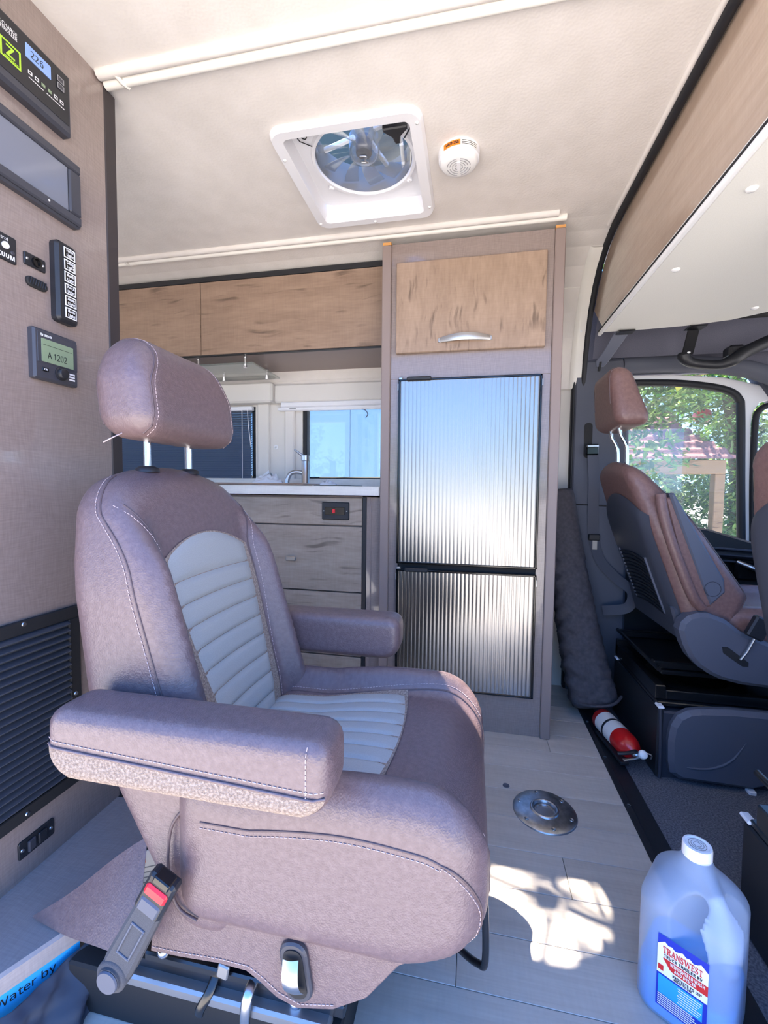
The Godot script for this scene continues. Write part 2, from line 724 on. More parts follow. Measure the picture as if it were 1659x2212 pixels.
	m = mat("print_black", c8(24, 24, 26), 0.6)
	m = mat("print_red", c8(206, 34, 34), 0.5)
	m = mat("print_blue", c8(24, 48, 170), 0.45)
	m = mat("orange", c8(240, 132, 32), 0.55)
	m = mat("skyblue", c8(40, 160, 220), 0.5)
	m = mat("jug_plastic", c8(200, 220, 250, 84), 0.38)
	m = mat("washer_fluid", c8(0, 140, 226), 0.2)
	m = mat("blind", c8(92, 102, 120), 0.45)
	m = mat("tissue", c8(236, 238, 244), 0.9)


func _ready() -> void:
	rng.seed = 20240611
	# camera
	var cam := Camera3D.new()
	cam.name = "camera"
	add_child(cam)
	cam.position = Vector3(0, 0.95, 0)
	cam.rotation_order = EULER_ORDER_YXZ
	cam.rotation_degrees = Vector3(-3.1275, 11.387, 0.6228)
	cam.fov = rad_to_deg(2.0 * atan(1106.0 / 938.8))
	cam.near = 0.02
	cam.far = 200.0
	cam.current = true
	# sky and exposure
	var env := Environment.new()
	env.background_mode = Environment.BG_SKY
	var sky := Sky.new()
	var sm := ProceduralSkyMaterial.new()
	sm.sky_top_color = c8(86, 136, 212)
	sm.sky_horizon_color = c8(160, 196, 236)
	sm.sky_curve = 0.14
	sm.ground_bottom_color = c8(150, 140, 128)
	sm.ground_horizon_color = c8(186, 190, 190)
	sm.sky_energy_multiplier = 1.6
	sm.ground_energy_multiplier = 1.0
	sm.sun_angle_max = 10.0
	sky.sky_material = sm
	env.sky = sky
	env.ambient_light_source = Environment.AMBIENT_SOURCE_DISABLED
	env.tonemap_mode = Environment.TONE_MAPPER_LINEAR
	env.tonemap_exposure = 1.9
	env.sdfgi_enabled = true
	env.ssao_enabled = true
	env.ssil_enabled = true
	var we := WorldEnvironment.new()
	we.name = "world_environment"
	we.environment = env
	add_child(we)
	# the sun stands high over the driver's side and falls through the roof vent onto the floor
	var sun := DirectionalLight3D.new()
	sun.name = "sun"
	add_child(sun)
	sun.look_at_from_position(Vector3(-0.53, 1.97, -0.34) * 10.0, Vector3.ZERO, Vector3.FORWARD)
	sun.light_color = c8(255, 246, 230)
	sun.light_energy = 8.0
	sun.light_angular_distance = 0.6
	sun.shadow_enabled = true
	make_materials()
	build_shell()
	build_outside()
	build_ceiling_things()
	build_kitchen()
	build_partition()
	build_chair()
	build_cab()
	build_floor_things()


# ---------------------------------------------------------------- the van's shell
# cross-section of roof lining and driver's wall in (z, y), from the middle of the ceiling outwards
const LINING := [Vector2(-1.72, 1.93), Vector2(-1.80, 1.924), Vector2(-1.88, 1.908), Vector2(-1.96, 1.872), Vector2(-2.03, 1.815), Vector2(-2.09, 1.735), Vector2(-2.135, 1.64), Vector2(-2.165, 1.54), Vector2(-2.185, 1.42)]


func lining(b: MB, x0: float, x1: float) -> void:
	for i in LINING.size() - 1:
		var a: Vector2 = LINING[i]
		var c: Vector2 = LINING[i + 1]
		b.quad(Vector3(x0, c.y, c.x), Vector3(x1, c.y, c.x), Vector3(x1, a.y, a.x), Vector3(x0, a.y, a.x))
		var o := Vector2(-0.05, 0.05)
		b.quad(Vector3(x0, a.y + o.y, a.x + o.x), Vector3(x1, a.y + o.y, a.x + o.x), Vector3(x1, c.y + o.y, c.x + o.x), Vector3(x0, c.y + o.y, c.x + o.x))
	for x in [x0, x1]:
		for i in LINING.size() - 1:
			var a: Vector2 = LINING[i]
			var c: Vector2 = LINING[i + 1]
			b.quad(Vector3(x, a.y, a.x), Vector3(x, a.y + 0.05, a.x - 0.05), Vector3(x, c.y + 0.05, c.x - 0.05), Vector3(x, c.y, c.x))


func build_shell() -> void:
	var b: MB
	# living floor: long vinyl planks laid along the van
	var fl := structure("floor", "grey wood-look vinyl plank floor")
	obj("subfloor", mb().bx(-3.2, 0.473, -0.06, -0.004, -2.2, -0.44), M.black_matt, fl)
	var wide := 0.118
	var z := -0.44
	var row := 0
	var plank_meshes := {}
	while z - wide > -2.32:
		var x := -3.2 - fmod(row * 0.47 + 0.2, 1.2)
		while x < 0.473:
			var x0 := maxf(x, -3.2)
			var x1 := minf(x + 1.2, 0.473)
			var z1 := maxf(z - wide, -2.2)
			if x1 - x0 > 0.02 and z - z1 > 0.01 and x1 > -1.9:
				b = mb()
				b.bx(x0 + 0.0006, x1 - 0.0006, -0.004, 0.0, z1 + 0.0006, z - 0.0006, 0.0008)
				var du := fmod(row * 0.37 + x * 0.21, 1.0)
				var dv := fmod(row * 0.618, 1.0)
				for i in b.t.size():
					b.t[i] = Vector2(b.v[i].x / 1.3 + du, (b.v[i].z - z) / 0.45 + dv)
				obj("plank", b, M["plank_%d" % ((row * 5 + int(floor(x * 1.7)) * 3 + 40) % 4)], fl)
			x += 1.2
		z -= wide
		row += 1
	# black threshold strips and the cab's carpet
	var tr := structure("trim_1", "black rubber strip between plank floor and cab carpet")
	obj("edge_strip", mb().bx(0.473, 0.492, -0.05, 0.004, -2.2, -0.44, 0.002), M.black_rubber, tr)
	obj("ribbed_strip", mb().bx(0.492, 0.545, -0.05, -0.006, -2.2, -0.44, 0.002), M.black_plastic, tr)
	for k in 5:
		obj("screw", mb().lathe([Vector2(0, 0.003), Vector2(0.005, 0.003), Vector2(0.0055, 0)], 10, Transform3D(Basis().scaled(Vector3(1, -1, 1)), Vector3(0.483, 0.007, -1.86 + k * 0.24))), M.steel, tr)
	var cf := structure("floor_001", "dark grey cab carpet")
	b = mb()
	b.grid(44, 44, func(u, w): return Vector3(0.545 + u * 1.75, -0.012 + 0.004 * sin(u * 60.0 + w * 33.0) * sin(w * 71.0), -0.4 - w * 1.85))
	b.bx(0.545, 2.4, -0.07, -0.02, -2.25, -0.4)
	obj("carpet_pile", b, M.carpet, cf)
	# ceiling with the opening of the roof vent: x -0.545..-0.178, z -1.178..-1.575
	var ce := structure("ceiling", "cream cloth headlining")
	b = mb()
	b.bx(-3.2, -0.547, 1.93, 1.99, -1.72, -0.4)
	b.bx(-0.18, 0.52, 1.93, 1.99, -1.72, -0.4)
	b.bx(-0.547, -0.18, 1.93, 1.99, -1.176, -0.4)
	b.bx(-0.547, -0.18, 1.93, 1.99, -1.72, -1.577)
	lining(b, -3.2, 0.5)
	obj("headlining", b, M.headliner, ce)
	# outer roof skin above, open at the vent
	b = mb()
	b.bx(-3.3, -0.56, 2.03, 2.05, -2.3, -0.36)
	b.bx(-0.165, 2.5, 2.03, 2.05, -2.3, -0.36)
	b.bx(-0.56, -0.165, 2.03, 2.05, -1.165, -0.36)
	b.bx(-0.56, -0.165, 2.03, 2.05, -2.3, -1.59)
	obj("roof_skin", b, M.white_plastic, ce)
	obj("seam", mb().tube(PackedVector3Array([Vector3(0.29, 1.816, -2.0295), Vector3(0.455, 1.816, -2.0295)]), 0.002, 5), M.white_trim, ce)
	# driver's side wall: windows at x -0.89..-0.40 and x -2.2..-1.16, y 0.985..1.385
	var wd := structure("wall_back", "cream panelled wall behind the kitchen counter")
	b = mb()
	b.bx(-3.2, 0.47, -0.05, 0.985, -2.26, -2.2)
	b.bx(-3.2, 0.47, 1.385, 1.56, -2.26, -2.2)
	b.bx(-3.2, -2.2, 0.985, 1.385, -2.26, -2.2)
	b.bx(-1.16, -0.89, 0.985, 1.385, -2.26, -2.2)
	b.bx(-0.40, 0.47, 0.985, 1.385, -2.26, -2.2)
	obj("wall_panel", b, M.wall_cloth, wd)
	# raised window jambs and a hook between the two windows
	obj("pillar_cover", mb().bx(-1.145, -1.075, 0.97, 1.40, -2.2, -2.185, 0.006), M.wall_cloth, wd)
	obj("pillar_cover", mb().bx(-0.985, -0.93, 0.97, 1.36, -2.2, -2.178, 0.008), M.wall_cloth, wd)
	obj("hook", mb().lathe([Vector2(0, 0), Vector2(0.012, 0), Vector2(0.012, 0.004), Vector2(0.005, 0.007), Vector2(0.005, 0.02), Vector2(0, 0.022)], 12, Transform3D(Basis(Vector3.RIGHT, PI / 2), Vector3(-1.04, 1.165, -2.2))), M.white_gloss, wd)
	obj("valance", mb().bx(-1.03, -0.345, 1.392, 1.487, -2.2, -2.15, 0.008), M.wall_cloth, wd)
	obj("valance", mb().bx(-2.4, -1.03, 1.392, 1.497, -2.2, -2.125, 0.01), M.wall_cloth, wd)
	obj("valance_lip", mb().bx(-2.4, -0.345, 1.497, 1.552, -2.2, -2.17, 0.006), M.headliner, wd)
	# kitchen window
	var w1 := structure("window_1", "kitchen window onto a pale blue wall")
	w1.position = Vector3(-0.645, 1.185, -2.225)
	obj("window_frame", mb().frame(0.49, 0.40, 0.022, -0.03, 0.02, 0.004), M.black_rubber, w1)
	obj("pane", mb().bx(-0.224, 0.224, -0.18, 0.18, -0.012, -0.008), M.glass, w1)
	var w2 := structure("window_2", "rear galley window behind a lowered dark blind")
	w2.position = Vector3(-1.68, 1.185, -2.225)
	obj("window_frame", mb().frame(1.04, 0.40, 0.025, -0.03, 0.02, 0.004), M.black_rubber, w2)
	obj("pane", mb().bx(-0.497, 0.497, -0.178, 0.178, -0.012, -0.008), M.glass_tint, w2)
	# sliding-door side, with the open doorway before the camera
	var wf := structure("wall_front", "passenger side wall with the open sliding doorway")
	b = mb()
	b.bx(-3.2, -0.88, -0.06, 0.95, -0.44, -0.38)
	b.bx(-3.2, -0.88, 1.58, 2.0, -0.44, -0.38)
	b.bx(-3.2, -2.95, 0.95, 1.58, -0.44, -0.38)
	b.bx(-1.2, -0.88, 0.95, 1.58, -0.44, -0.38)
	obj("pane", mb().bx(-2.95, -1.2, 0.95, 1.58, -0.412, -0.408), M.glass, wf)
	b.bx(-0.88, 0.62, 1.86, 2.0, -0.44, -0.38)
	b.bx(0.62, 0.82, -0.06, 2.0, -0.44, -0.38)
	b.bx(0.82, 2.4, -0.06, 0.78, -0.44, -0.38)
	b.bx(0.82, 2.4, 1.48, 2.0, -0.44, -0.38)
	b.bx(1.75, 2.4, 0.78, 1.48, -0.44, -0.38)
	obj("wall_panel", b, M.wall_cloth, wf)
	# rear wall and the cab's front with the windscreen opening
	var wr := structure("wall_rear", "rear wall of the van")
	b = mb()
	b.bx(-3.26, -3.2, -0.06, 0.95, -2.26, -0.38)
	b.bx(-3.26, -3.2, 1.62, 2.0, -2.26, -0.38)
	b.bx(-3.26, -3.2, 0.95, 1.62, -2.26, -2.08)
	b.bx(-3.26, -3.2, 0.95, 1.62, -1.42, -1.26)
	b.bx(-3.26, -3.2, 0.95, 1.62, -0.6, -0.38)
	obj("wall_panel", b, M.wall_cloth, wr)
	for z0 in [-2.08, -1.26]:
		obj("pane", mb().bx(-3.232, -3.228, 0.95, 1.62, z0, z0 + 0.66), M.glass, wr)
	var wn := structure("wall_right", "dashboard bulkhead and windscreen surround at the front of the cab")
	b = mb()
	b.bx(2.3, 2.4, -0.06, 0.92, -2.26, -0.38)
	b.bx(2.1, 2.4, 1.62, 2.0, -2.26, -0.38)
	b.bx(1.85, 2.3, 0.5, 0.95, -2.2, -0.44, 0.06)
	obj("bulkhead", b, M.black_plastic, wn)
	# left partition with its dark end post
	var wl := structure("wall_left", "glossy brown linen-look partition panel full of controls")
	obj("panel", mb().bx(-0.93, -0.898, 0.13, 1.93, -0.95, -0.44), M.linen, wl)
	obj("end_post", mb().bx(-0.928, -0.896, 0.0, 1.918, -0.986, -0.95, 0.003), M.edge_black, wl)
	obj("edge_strip", mb().bx(-0.947, -0.929, 0.0, 1.93, -1.0, -0.955, 0.002), M.white_trim, wl)
	# ledge at the foot of the partition
	b = mb()
	b.prism(PackedVector2Array([Vector2(-0.93, 0.44), Vector2(-0.805, 0.44), Vector2(-0.667, 0.72), Vector2(-0.72, 0.745), Vector2(-0.72, 0.95), Vector2(-0.93, 0.95)]), 0.095, 0.13, 0.005, Transform3D(Basis(Vector3(1, 0, 0), Vector3(0, 0, -1), Vector3(0, 1, 0)), Vector3.ZERO))
	b.bx(-0.93, -0.9, -0.0, 0.09, -0.95, -0.44)
	obj("ledge", b, M.linen_pale, wl)
	# ceiling rails
	for k in 2:
		var zr: float = [-0.945, -1.688][k]
		var x1: float = [2.0, 0.31][k]
		x1 = minf(x1, 0.48)
		var x0: float = [-0.893, -3.0][k]
		var t2 := structure("trim_%d" % (k + 2), ["white cloth-covered ceiling rail nearest the door", "white ceiling rail above the tall cabinet"][k])
		b = mb()
		b.tube(PackedVector3Array([Vector3(x0, 1.927, zr + 0.013), Vector3(x1 - 0.03 * k, 1.927, zr + 0.013)]), 0.0125, 12)
		obj("rail_bead", b, M.headliner, t2)
		b = mb()
		b.tube(PackedVector3Array([Vector3(x0, 1.922, zr - 0.01), Vector3(x1, 1.922, zr - 0.01)]), 0.0115, 12)
		obj("rail_bead", b, M.white_trim, t2)
		var xc: float = [-0.85, -1.5][k]
		obj("joint_clip", mb().tube(PackedVector3Array([Vector3(xc, 1.924, zr + 0.018), Vector3(xc + 0.008, 1.913, zr), Vector3(xc + 0.012, 1.916, zr - 0.02)]), 0.006, 6), M.white_trim, t2)


# ---------------------------------------------------------------- ceiling: vent and alarm
func build_ceiling_things() -> void:
	var b: MB
	var v := thing("roof_vent", "white square roof vent with a clear-bladed fan in the ceiling", "vent", Vector3(-0.3625, 1.93, -1.3765))
	# flange under the ceiling: rounded outside, square opening
	var outer := rounded(0.432, 0.452, 0.045, 6)
	var ins := rounded(0.358, 0.388, 0.018, 6)
	b = mb()
	var m := outer.size()
	for i in m:
		var j := (i + 1) % m
		var a0 := Vector3(outer[i].x, -0.004, outer[i].y)
		var a1 := Vector3(outer[j].x, -0.004, outer[j].y)
		var c0 := Vector3(ins[i].x, -0.016, ins[i].y)
		var c1 := Vector3(ins[j].x, -0.016, ins[j].y)
		var r0 := a0.lerp(c0, 0.18) + Vector3(0, -0.011, 0)
		var r1 := a1.lerp(c1, 0.18) + Vector3(0, -0.011, 0)
		b.quad(a1 + Vector3(0, 0.006, 0), a0 + Vector3(0, 0.006, 0), a0, a1)
		b.quad(a1, a0, r0, r1)
		b.quad(r1, r0, c0, c1)
		b.quad(c1, c0, c0 + Vector3(0, 0.02, 0), c1 + Vector3(0, 0.02, 0))
	for i in b.ix.size() / 3:
		var q := b.ix[i * 3 + 1]
		b.ix[i * 3 + 1] = b.ix[i * 3 + 2]
		b.ix[i * 3 + 2] = q
	for i in b.n.size():
		b.n[i] = -b.n[i]
	obj("flange", b, M.white_plastic, v)
	# inner box walls up through the roof
	b = mb()
	var hx := 0.181
	var hz := 0.196
	for s in [-1.0, 1.0]:
		b.box(Vector3(s * (hx + 0.001), 0.05, 0), Vector3(0.004, 0.13, hz * 2))
		b.box(Vector3(0, 0.05, s * (hz + 0.001)), Vector3(hx * 2, 0.13, 0.004))
	obj("throat", b, M.white_plastic, v)
	# plate with the round fan opening
	var ring_c := Vector3(0.012, 0.045, 0.012)
	b = mb()
	var seg := 48
	for i in seg:
		var a0 := TAU * i / seg
		var a1 := TAU * (i + 1) / seg
		var sq := func(a: float) -> Vector3:
			var d := Vector2(cos(a), sin(a))
			var tx := (hx - signf(d.x) * ring_c.x) / maxf(absf(d.x), 1e-5)
			var tz := (hz - signf(d.y) * ring_c.z) / maxf(absf(d.y), 1e-5)
			return ring_c + Vector3(d.x, 0, d.y) * minf(tx, tz)
		var i0 := ring_c + Vector3(cos(a0), 0, sin(a0)) * 0.152
		var i1 := ring_c + Vector3(cos(a1), 0, sin(a1)) * 0.152
		b.quad(i0, i1, sq.call(a1), sq.call(a0))
	obj("fan_plate", b, M.white_plastic, v)
	obj("fan_sleeve", mb().lathe([Vector2(0.1495, 0.078), Vector2(0.1475, -0.006)], 56, Transform3D(Basis(), ring_c)), M.smoked_plastic, v)
	var prof := [Vector2(0.152, 0.075), Vector2(0.149, -0.008), Vector2(0.151, -0.014), Vector2(0.160, -0.014), Vector2(0.163, -0.008), Vector2(0.163, 0.004)]
	b = mb()
	b.lathe(prof, 56, Transform3D(Basis(), ring_c))
	obj("fan_ring", b, M.white_plastic, v)
	for k in 4:
		var a: float = [0.55, 2.2, 3.75, 5.6][k]
		obj("ring_clip", mb().box(ring_c + Vector3(cos(a), 0, sin(a)) * 0.166 + Vector3(0, -0.012, 0), Vector3(0.014, 0.014, 0.016), 0.003, Basis(UP, -a)), M.white_plastic, v)
	# fan: hub and clear blades
	var hub := obj("hub", mb().lathe([Vector2(0, -0.002), Vector2(0.034, -0.002), Vector2(0.044, 0.004), Vector2(0.047, 0.014), Vector2(0.047, 0.058), Vector2(0, 0.058)], 28, Transform3D(Basis(), ring_c)), M.clear_plastic, v)
	obj("hub_clip", mb().tube(arc_pts([Vector3(-0.01, -0.005, -0.012), Vector3(0.01, -0.008, -0.012), Vector3(0.004, -0.01, 0), Vector3(0.01, -0.008, 0.012), Vector3(-0.01, -0.005, 0.012)], 4), 0.003, 6), M.steel, hub).position = ring_c
	obj("motor", mb().lathe([Vector2(0, 0.01), Vector2(0.024, 0.01), Vector2(0.026, 0.014), Vector2(0.026, 0.055), Vector2(0, 0.055)], 18, Transform3D(Basis(), ring_c)), M.grey_plastic, v)
	for k in 10:
		var a0 := TAU * k / 10.0 + 0.18
		b = mb()
		for sd in [0.0, 0.0012]:
			b.grid(4, 8, func(u, w):
				var r: float = 0.044 + w * 0.1
				var half: float = 0.014 + 0.012 * w
				var a: float = a0 + (u - 0.5) * 2.0 * half / r * 1.0 + w * 0.22
				return ring_c + Vector3(cos(a) * r, 0.018 + (u - 0.5) * 0.022 * (1.0 - 0.4 * w) + sd, sin(a) * r), sd > 0.0)
		obj("fan_blade", b, M.clear_plastic, v)
	# struts above, lid and its stays
	for a in [0.3, 1.87, 3.44, 5.01]:
		obj("strut", mb().box(ring_c + Vector3(cos(a) * 0.095, 0.072, sin(a) * 0.095), Vector3(0.12, 0.012, 0.014), 0.002, Basis(UP, -a)), M.white_plastic, v)
	# the lid stands open, hinged on the driver's side
	var lid := Node3D.new()
	lid.name = "lid"
	v.add_child(lid, true)
	lid.transform = Transform3D(Basis(Vector3.RIGHT, -1.36), Vector3(0, 0.125, -0.225))
	obj("lid_pane", mb().box(Vector3(0, 0.0, 0.22), Vector3(0.46, 0.005, 0.44), 0.002), M.lid_tint, lid)
	for q in [[0.10, 0.026], [0.24, 0.022], [0.4, 0.03]]:
		obj("lid_rib", mb().box(Vector3(0, 0.008, q[0]), Vector3(0.44, 0.012, q[1]), 0.003), M.white_plastic, lid)
	obj("lid_arm", mb().box(Vector3(0.12, 0.13, 0.0), Vector3(0.012, 0.012, 0.34), 0.003, Basis(Vector3.RIGHT, -0.5)), M.white_plastic, v)
	# crank knob in the corner, its wire and the corner lamp eye
	var kn := obj("crank_knob", mb().prism(PackedVector2Array([Vector2(-0.034, 0.018), Vector2(0.034, 0.018), Vector2(0.034, 0.006), Vector2(0.012, -0.016), Vector2(0.007, -0.04), Vector2(-0.007, -0.04), Vector2(-0.012, -0.016), Vector2(-0.034, 0.006)]), 0.0, 0.012, 0.003, Transform3D(Basis(Vector3.RIGHT, PI / 2), Vector3(0.132, 0.022, 0.128))), M.black_plastic, v)
	kn.set_meta("label", "black three-armed crank knob")
	obj("latch_wire", mb().tube(PackedVector3Array([Vector3(0.172, 0.02, 0.15), Vector3(0.172, 0.02, 0.125), Vector3(0.152, 0.02, 0.095)]), 0.002, 6), M.black_metal, v)
	obj("sensor_wire", mb().tube(PackedVector3Array([Vector3(-0.165, 0.034, 0.17), Vector3(-0.155, 0.034, 0.12), Vector3(-0.125, 0.034, 0.095)]), 0.0014, 6), M.black_metal, v)
	obj("sensor_eye", mb().tube(arc_pts([Vector3(-0.137, 0.034, 0.141), Vector3(-0.129, 0.034, 0.133), Vector3(-0.137, 0.034, 0.125), Vector3(-0.145, 0.034, 0.133), Vector3(-0.137, 0.034, 0.141)], 4), 0.0016, 6), M.black_metal, v)
	for p in [Vector2(-0.2, 0.125), Vector2(-0.2, -0.19), Vector2(0.2, 0.185), Vector2(0.2, -0.165), Vector2(0.0, -0.21)]:
		obj("screw", mb().lathe([Vector2(0, -0.005), Vector2(0.005, -0.003), Vector2(0.006, 0.0)], 10, Transform3D(Basis(), Vector3(p.x, -0.0155, p.y))), M.white_gloss, v)
	# smoke alarm
	var s := thing("smoke_alarm", "round white smoke alarm with an orange warning strip on the ceiling", "alarm", Vector3(-0.058, 1.93, -1.34))
	obj("base", mb().lathe([Vector2(0.05, -0.024), Vector2(0.0585, -0.022), Vector2(0.06, -0.004), Vector2(0.06, 0.001)], 40), M.white_plastic, s)
	obj("cover", mb().lathe([Vector2(0, -0.039), Vector2(0.034, -0.039), Vector2(0.048, -0.036), Vector2(0.0525, -0.032), Vector2(0.0535, -0.02)], 40), M.white_gloss, s)
	for k in 4:
		var r := 0.011 + k * 0.0075
		for q in 4:
			var ring := PackedVector3Array()
			for i in 8:
				var a := q * PI / 2 + 0.16 + i / 7.0 * (PI / 2 - 0.32)
				ring.append(Vector3(cos(a) * r, -0.0393, sin(a) * r))
			obj("sound_slot", mb().tube(ring, 0.0012, 4), M.print_grey, s)
	obj("test_bar", mb().box(Vector3(0, -0.0395, 0.004), Vector3(0.01, 0.003, 0.034), 0.001), M.white_plastic, s)
	# warning strip wraps the side of the base towards the door
	var strip := func(a0: float, a1: float, y0: float, y1: float, r: float) -> MB:
		return mb().grid(10, 1, func(u, w):
			var a: float = lerpf(a0, a1, u)
			return Vector3(sin(a) * r, lerpf(y0, y1, w), cos(a) * r))
	obj("warning_strip", strip.call(-0.75, 0.1, -0.021, -0.006, 0.0604), M.orange, s)
	obj("notice_strip", strip.call(0.1, 1.05, -0.021, -0.006, 0.0604), M.paper, s)
	for k in 3:
		obj("notice_line", strip.call(0.16, 0.98, -0.0185 + k * 0.0045, -0.017 + k * 0.0045, 0.0607), M.print_black, s)
	# letters along the curve, a few at a time
	var txt := "WARNING"
	for i in txt.length():
		var a := -0.55 + i * 0.09
		words("lettering", txt[i], 0.007, M.print_black, s, Vector3(sin(a) * 0.0607, -0.0135, cos(a) * 0.0607), 0.0, font_bold, Basis(UP, a))


# ---------------------------------------------------------------- kitchen side
func uv_front(b: MB, w: float, h: float, off := Vector2.ZERO, turned := false) -> MB:
	for i in b.t.size():
		var p := Vector2(b.v[i].x / w, b.v[i].y / h) + off
		b.t[i] = Vector2(p.y, p.x) if turned else p
	return b


func build_kitchen() -> void:
	var b: MB
	# tall cabinet round the fridge
	var tc := thing("tall_cabinet", "tall brown linen-look cabinet built around the fridge", "cabinet", Vector3(-0.0245, 0, -1.697))
	for s in [-1.0, 1.0]:
		var po := obj("post", mb().bx(s * 0.317 - 0.018, s * 0.317 + 0.018, 0.0, 1.888, -0.06, 0.0, 0.003), M.edge_brown, tc)
		obj("side_panel", mb().bx(s * 0.317 - 0.016, s * 0.317 + 0.016, 0.0, 1.5, -0.44, -0.06), M.edge_brown, tc)
		obj("raw_end", mb().bx(s * 0.317 - 0.0165, s * 0.317 + 0.0165, 1.888, 1.898, -0.03, -0.002), M.raw_edge, po)
	obj("face_panel", mb().bx(-0.299, 0.299, 1.378, 1.893, -0.03, -0.012, 0.001), M.linen, tc)
	obj("face_panel", mb().bx(-0.299, 0.299, 0.0, 0.152, -0.03, -0.012, 0.001), M.linen, tc)
	obj("face_strip", mb().bx(-0.299, -0.262, 0.152, 1.378, -0.03, -0.012, 0.001), M.linen, tc)
	obj("face_strip", mb().bx(0.266, 0.299, 0.152, 1.378, -0.03, -0.012, 0.001), M.linen, tc)
	obj("back_panel", mb().bx(-0.299, 0.299, 0.0, 1.5, -0.44, -0.43), M.edge_brown, tc)
	b = mb()
	b.bx(-0.2765, 0.2735, 1.472, 1.812, -0.011, 0.008, 0.002)
	var d := obj("door", uv_front(b, 0.8, 0.55, Vector2(0.1, 0.2), true), M.oak_upright, tc)
	# bowed bar handle
	var hp := []
	for i in 13:
		var u := i / 12.0
		hp.append(Vector3(-0.112 + u * 0.196 + 0.0, 1.512 + sin(u * PI) * 0.004, 0.009 + sin(u * PI) * 0.024))
	b = mb()
	b.grid(24, 3, func(u, w):
		var k: float = u * 12.0
		var i := mini(int(k), 11)
		var p: Vector3 = hp[i].lerp(hp[i + 1], k - i)
		var hw: float = 0.0085 + 0.0045 * sin(u * PI)
		return p + Vector3(0, (w - 0.5) * 2.0 * hw, 0.002 * (1.0 - pow(2.0 * w - 1.0, 2.0))))
	b.grid(24, 1, func(u, w):
		var k: float = u * 12.0
		var i := mini(int(k), 11)
		var p: Vector3 = hp[i].lerp(hp[i + 1], k - i)
		var hw: float = 0.0085 + 0.0045 * sin(u * PI)
		return p + Vector3(0, (w - 0.5) * 2.0 * hw, -0.004), true)
	for s in [0, 12]:
		b.box(hp[s] + Vector3(0.004 if s == 0 else -0.004, 0, -0.004), Vector3(0.012, 0.016, 0.014), 0.002)
	obj("handle", b, M.brushed, d)
	# fridge
	var fr := thing("refrigerator", "two-door fridge with fluted steel fronts in black frames", "refrigerator", Vector3(-0.0225, 0, -1.697))
	obj("body", mb().bx(-0.26, 0.262, 0.154, 1.376, -0.42, -0.012), M.black_matt, fr)
	for k in 2:
		var y0: float = [0.654, 0.158][k]
		var y1: float = [1.372, 0.632][k]
		var door := obj("door", mb().bx(-0.2655, 0.2655, y0, y1, -0.011, 0.006, 0.002), M.black_matt, fr)
		door.set_meta("label", ["tall upper fridge door", "short lower freezer door"][k])
		b = mb()
		b.bx(-0.2655, 0.2655, y1 - 0.008, y1, 0.004, 0.014, 0.002)
		b.bx(-0.2655, 0.2655, y0, y0 + 0.008, 0.004, 0.014, 0.002)
		b.bx(-0.2655, -0.2575, y0, y1, 0.004, 0.014, 0.002)
		b.bx(0.2575, 0.2655, y0, y1, 0.004, 0.014, 0.002)
		obj("door_frame", b, M.black_gloss, door)
		b = mb()
		var flutes := 34
		b.grid(flutes * 6, 1, func(u, w):
			return Vector3(-0.2575 + u * 0.515, lerpf(y0 + 0.008, y1 - 0.008, w), 0.0095 + 0.00085 * pow(absf(sin(u * PI * flutes)), 0.7)))
		obj("fluted_panel", b, M.fluted_steel, door)
		# hinge and latch furniture
		obj("latch", mb().box(Vector3(-0.185, y1 - 0.001, 0.012), Vector3(0.095, 0.016, 0.018), 0.004), M.black_plastic, door)
		obj("hinge_cap", mb().box(Vector3(-0.256, y1 + 0.002, 0.008), Vector3(0.018, 0.012, 0.014), 0.003), M.steel, door)
		for s in [-1.0, 1.0]:
			obj("frame_clip", mb().box(Vector3(s * 0.2665, y1 - 0.03, 0.012), Vector3(0.004, 0.026, 0.006), 0.001), M.steel, door)
	# overhead cabinets
	var oc := thing("overhead_cabinet", "long oak-look overhead cabinet over the galley counter", "cabinet", Vector3(0, 0, -1.84))
	obj("carcass", mb().bx(-3.1, -0.372, 1.553, 1.905, -0.34, -0.02), M.edge_brown, oc)
	b = mb()
	b.bx(-3.1, -0.372, 1.884, 1.907, -0.022, 0.0, 0.001)
	b.bx(-0.384, -0.372, 1.552, 1.884, -0.022, 0.0, 0.001)
	b.bx(-3.1, -0.384, 1.552, 1.556, -0.022, -0.004)
	obj("black_frame", b, M.black_plastic, oc)
	for k in 2:
		var x0: float = [-2.2, -1.2405][k]
		var x1: float = [-1.2435, -0.386][k]
		b = mb()
		b.bx(x0, x1, 1.556, 1.881, -0.02, 0.0015, 0.001)
		uv_front(b, 0.95, 0.62, Vector2(0.37 * k, 0.15 + 0.3 * k))
		obj("door", b, M.oak, oc)
	# glass shelf on standoffs
	var gs := thing("glass_shelf", "tinted glass shelf hung on steel standoffs under the overhead cabinet", "shelf", Vector3(0, 1.512, 0))
	obj("glass_plate", mb().bx(-1.75, -0.985, -0.004, 0.004, -2.13, -1.845, 0.001), M.glass_tint, gs)
	for p in [Vector2(-1.275, -1.868), Vector2(-1.035, -1.868), Vector2(-1.275, -2.085), Vector2(-1.035, -2.085)]:
		obj("standoff", mb().lathe([Vector2(0, -0.014), Vector2(0.009, -0.014), Vector2(0.009, -0.004), Vector2(0.009, -0.004), Vector2(0.005, -0.004), Vector2(0.005, 0.03), Vector2(0.008, 0.03), Vector2(0.008, 0.0385)], 14, Transform3D(Basis(), Vector3(p.x, 0, p.y))), M.chrome, gs)
	# base cabinet with drawers
	var bc := thing("drawer_cabinet", "grey oak-look drawer cabinet under the galley counter", "cabinet", Vector3(0, 0, -1.74))
	obj("carcass", mb().bx(-2.6, -0.445, 0.0, 0.915, -0.44, -0.02), M.edge_brown, bc)
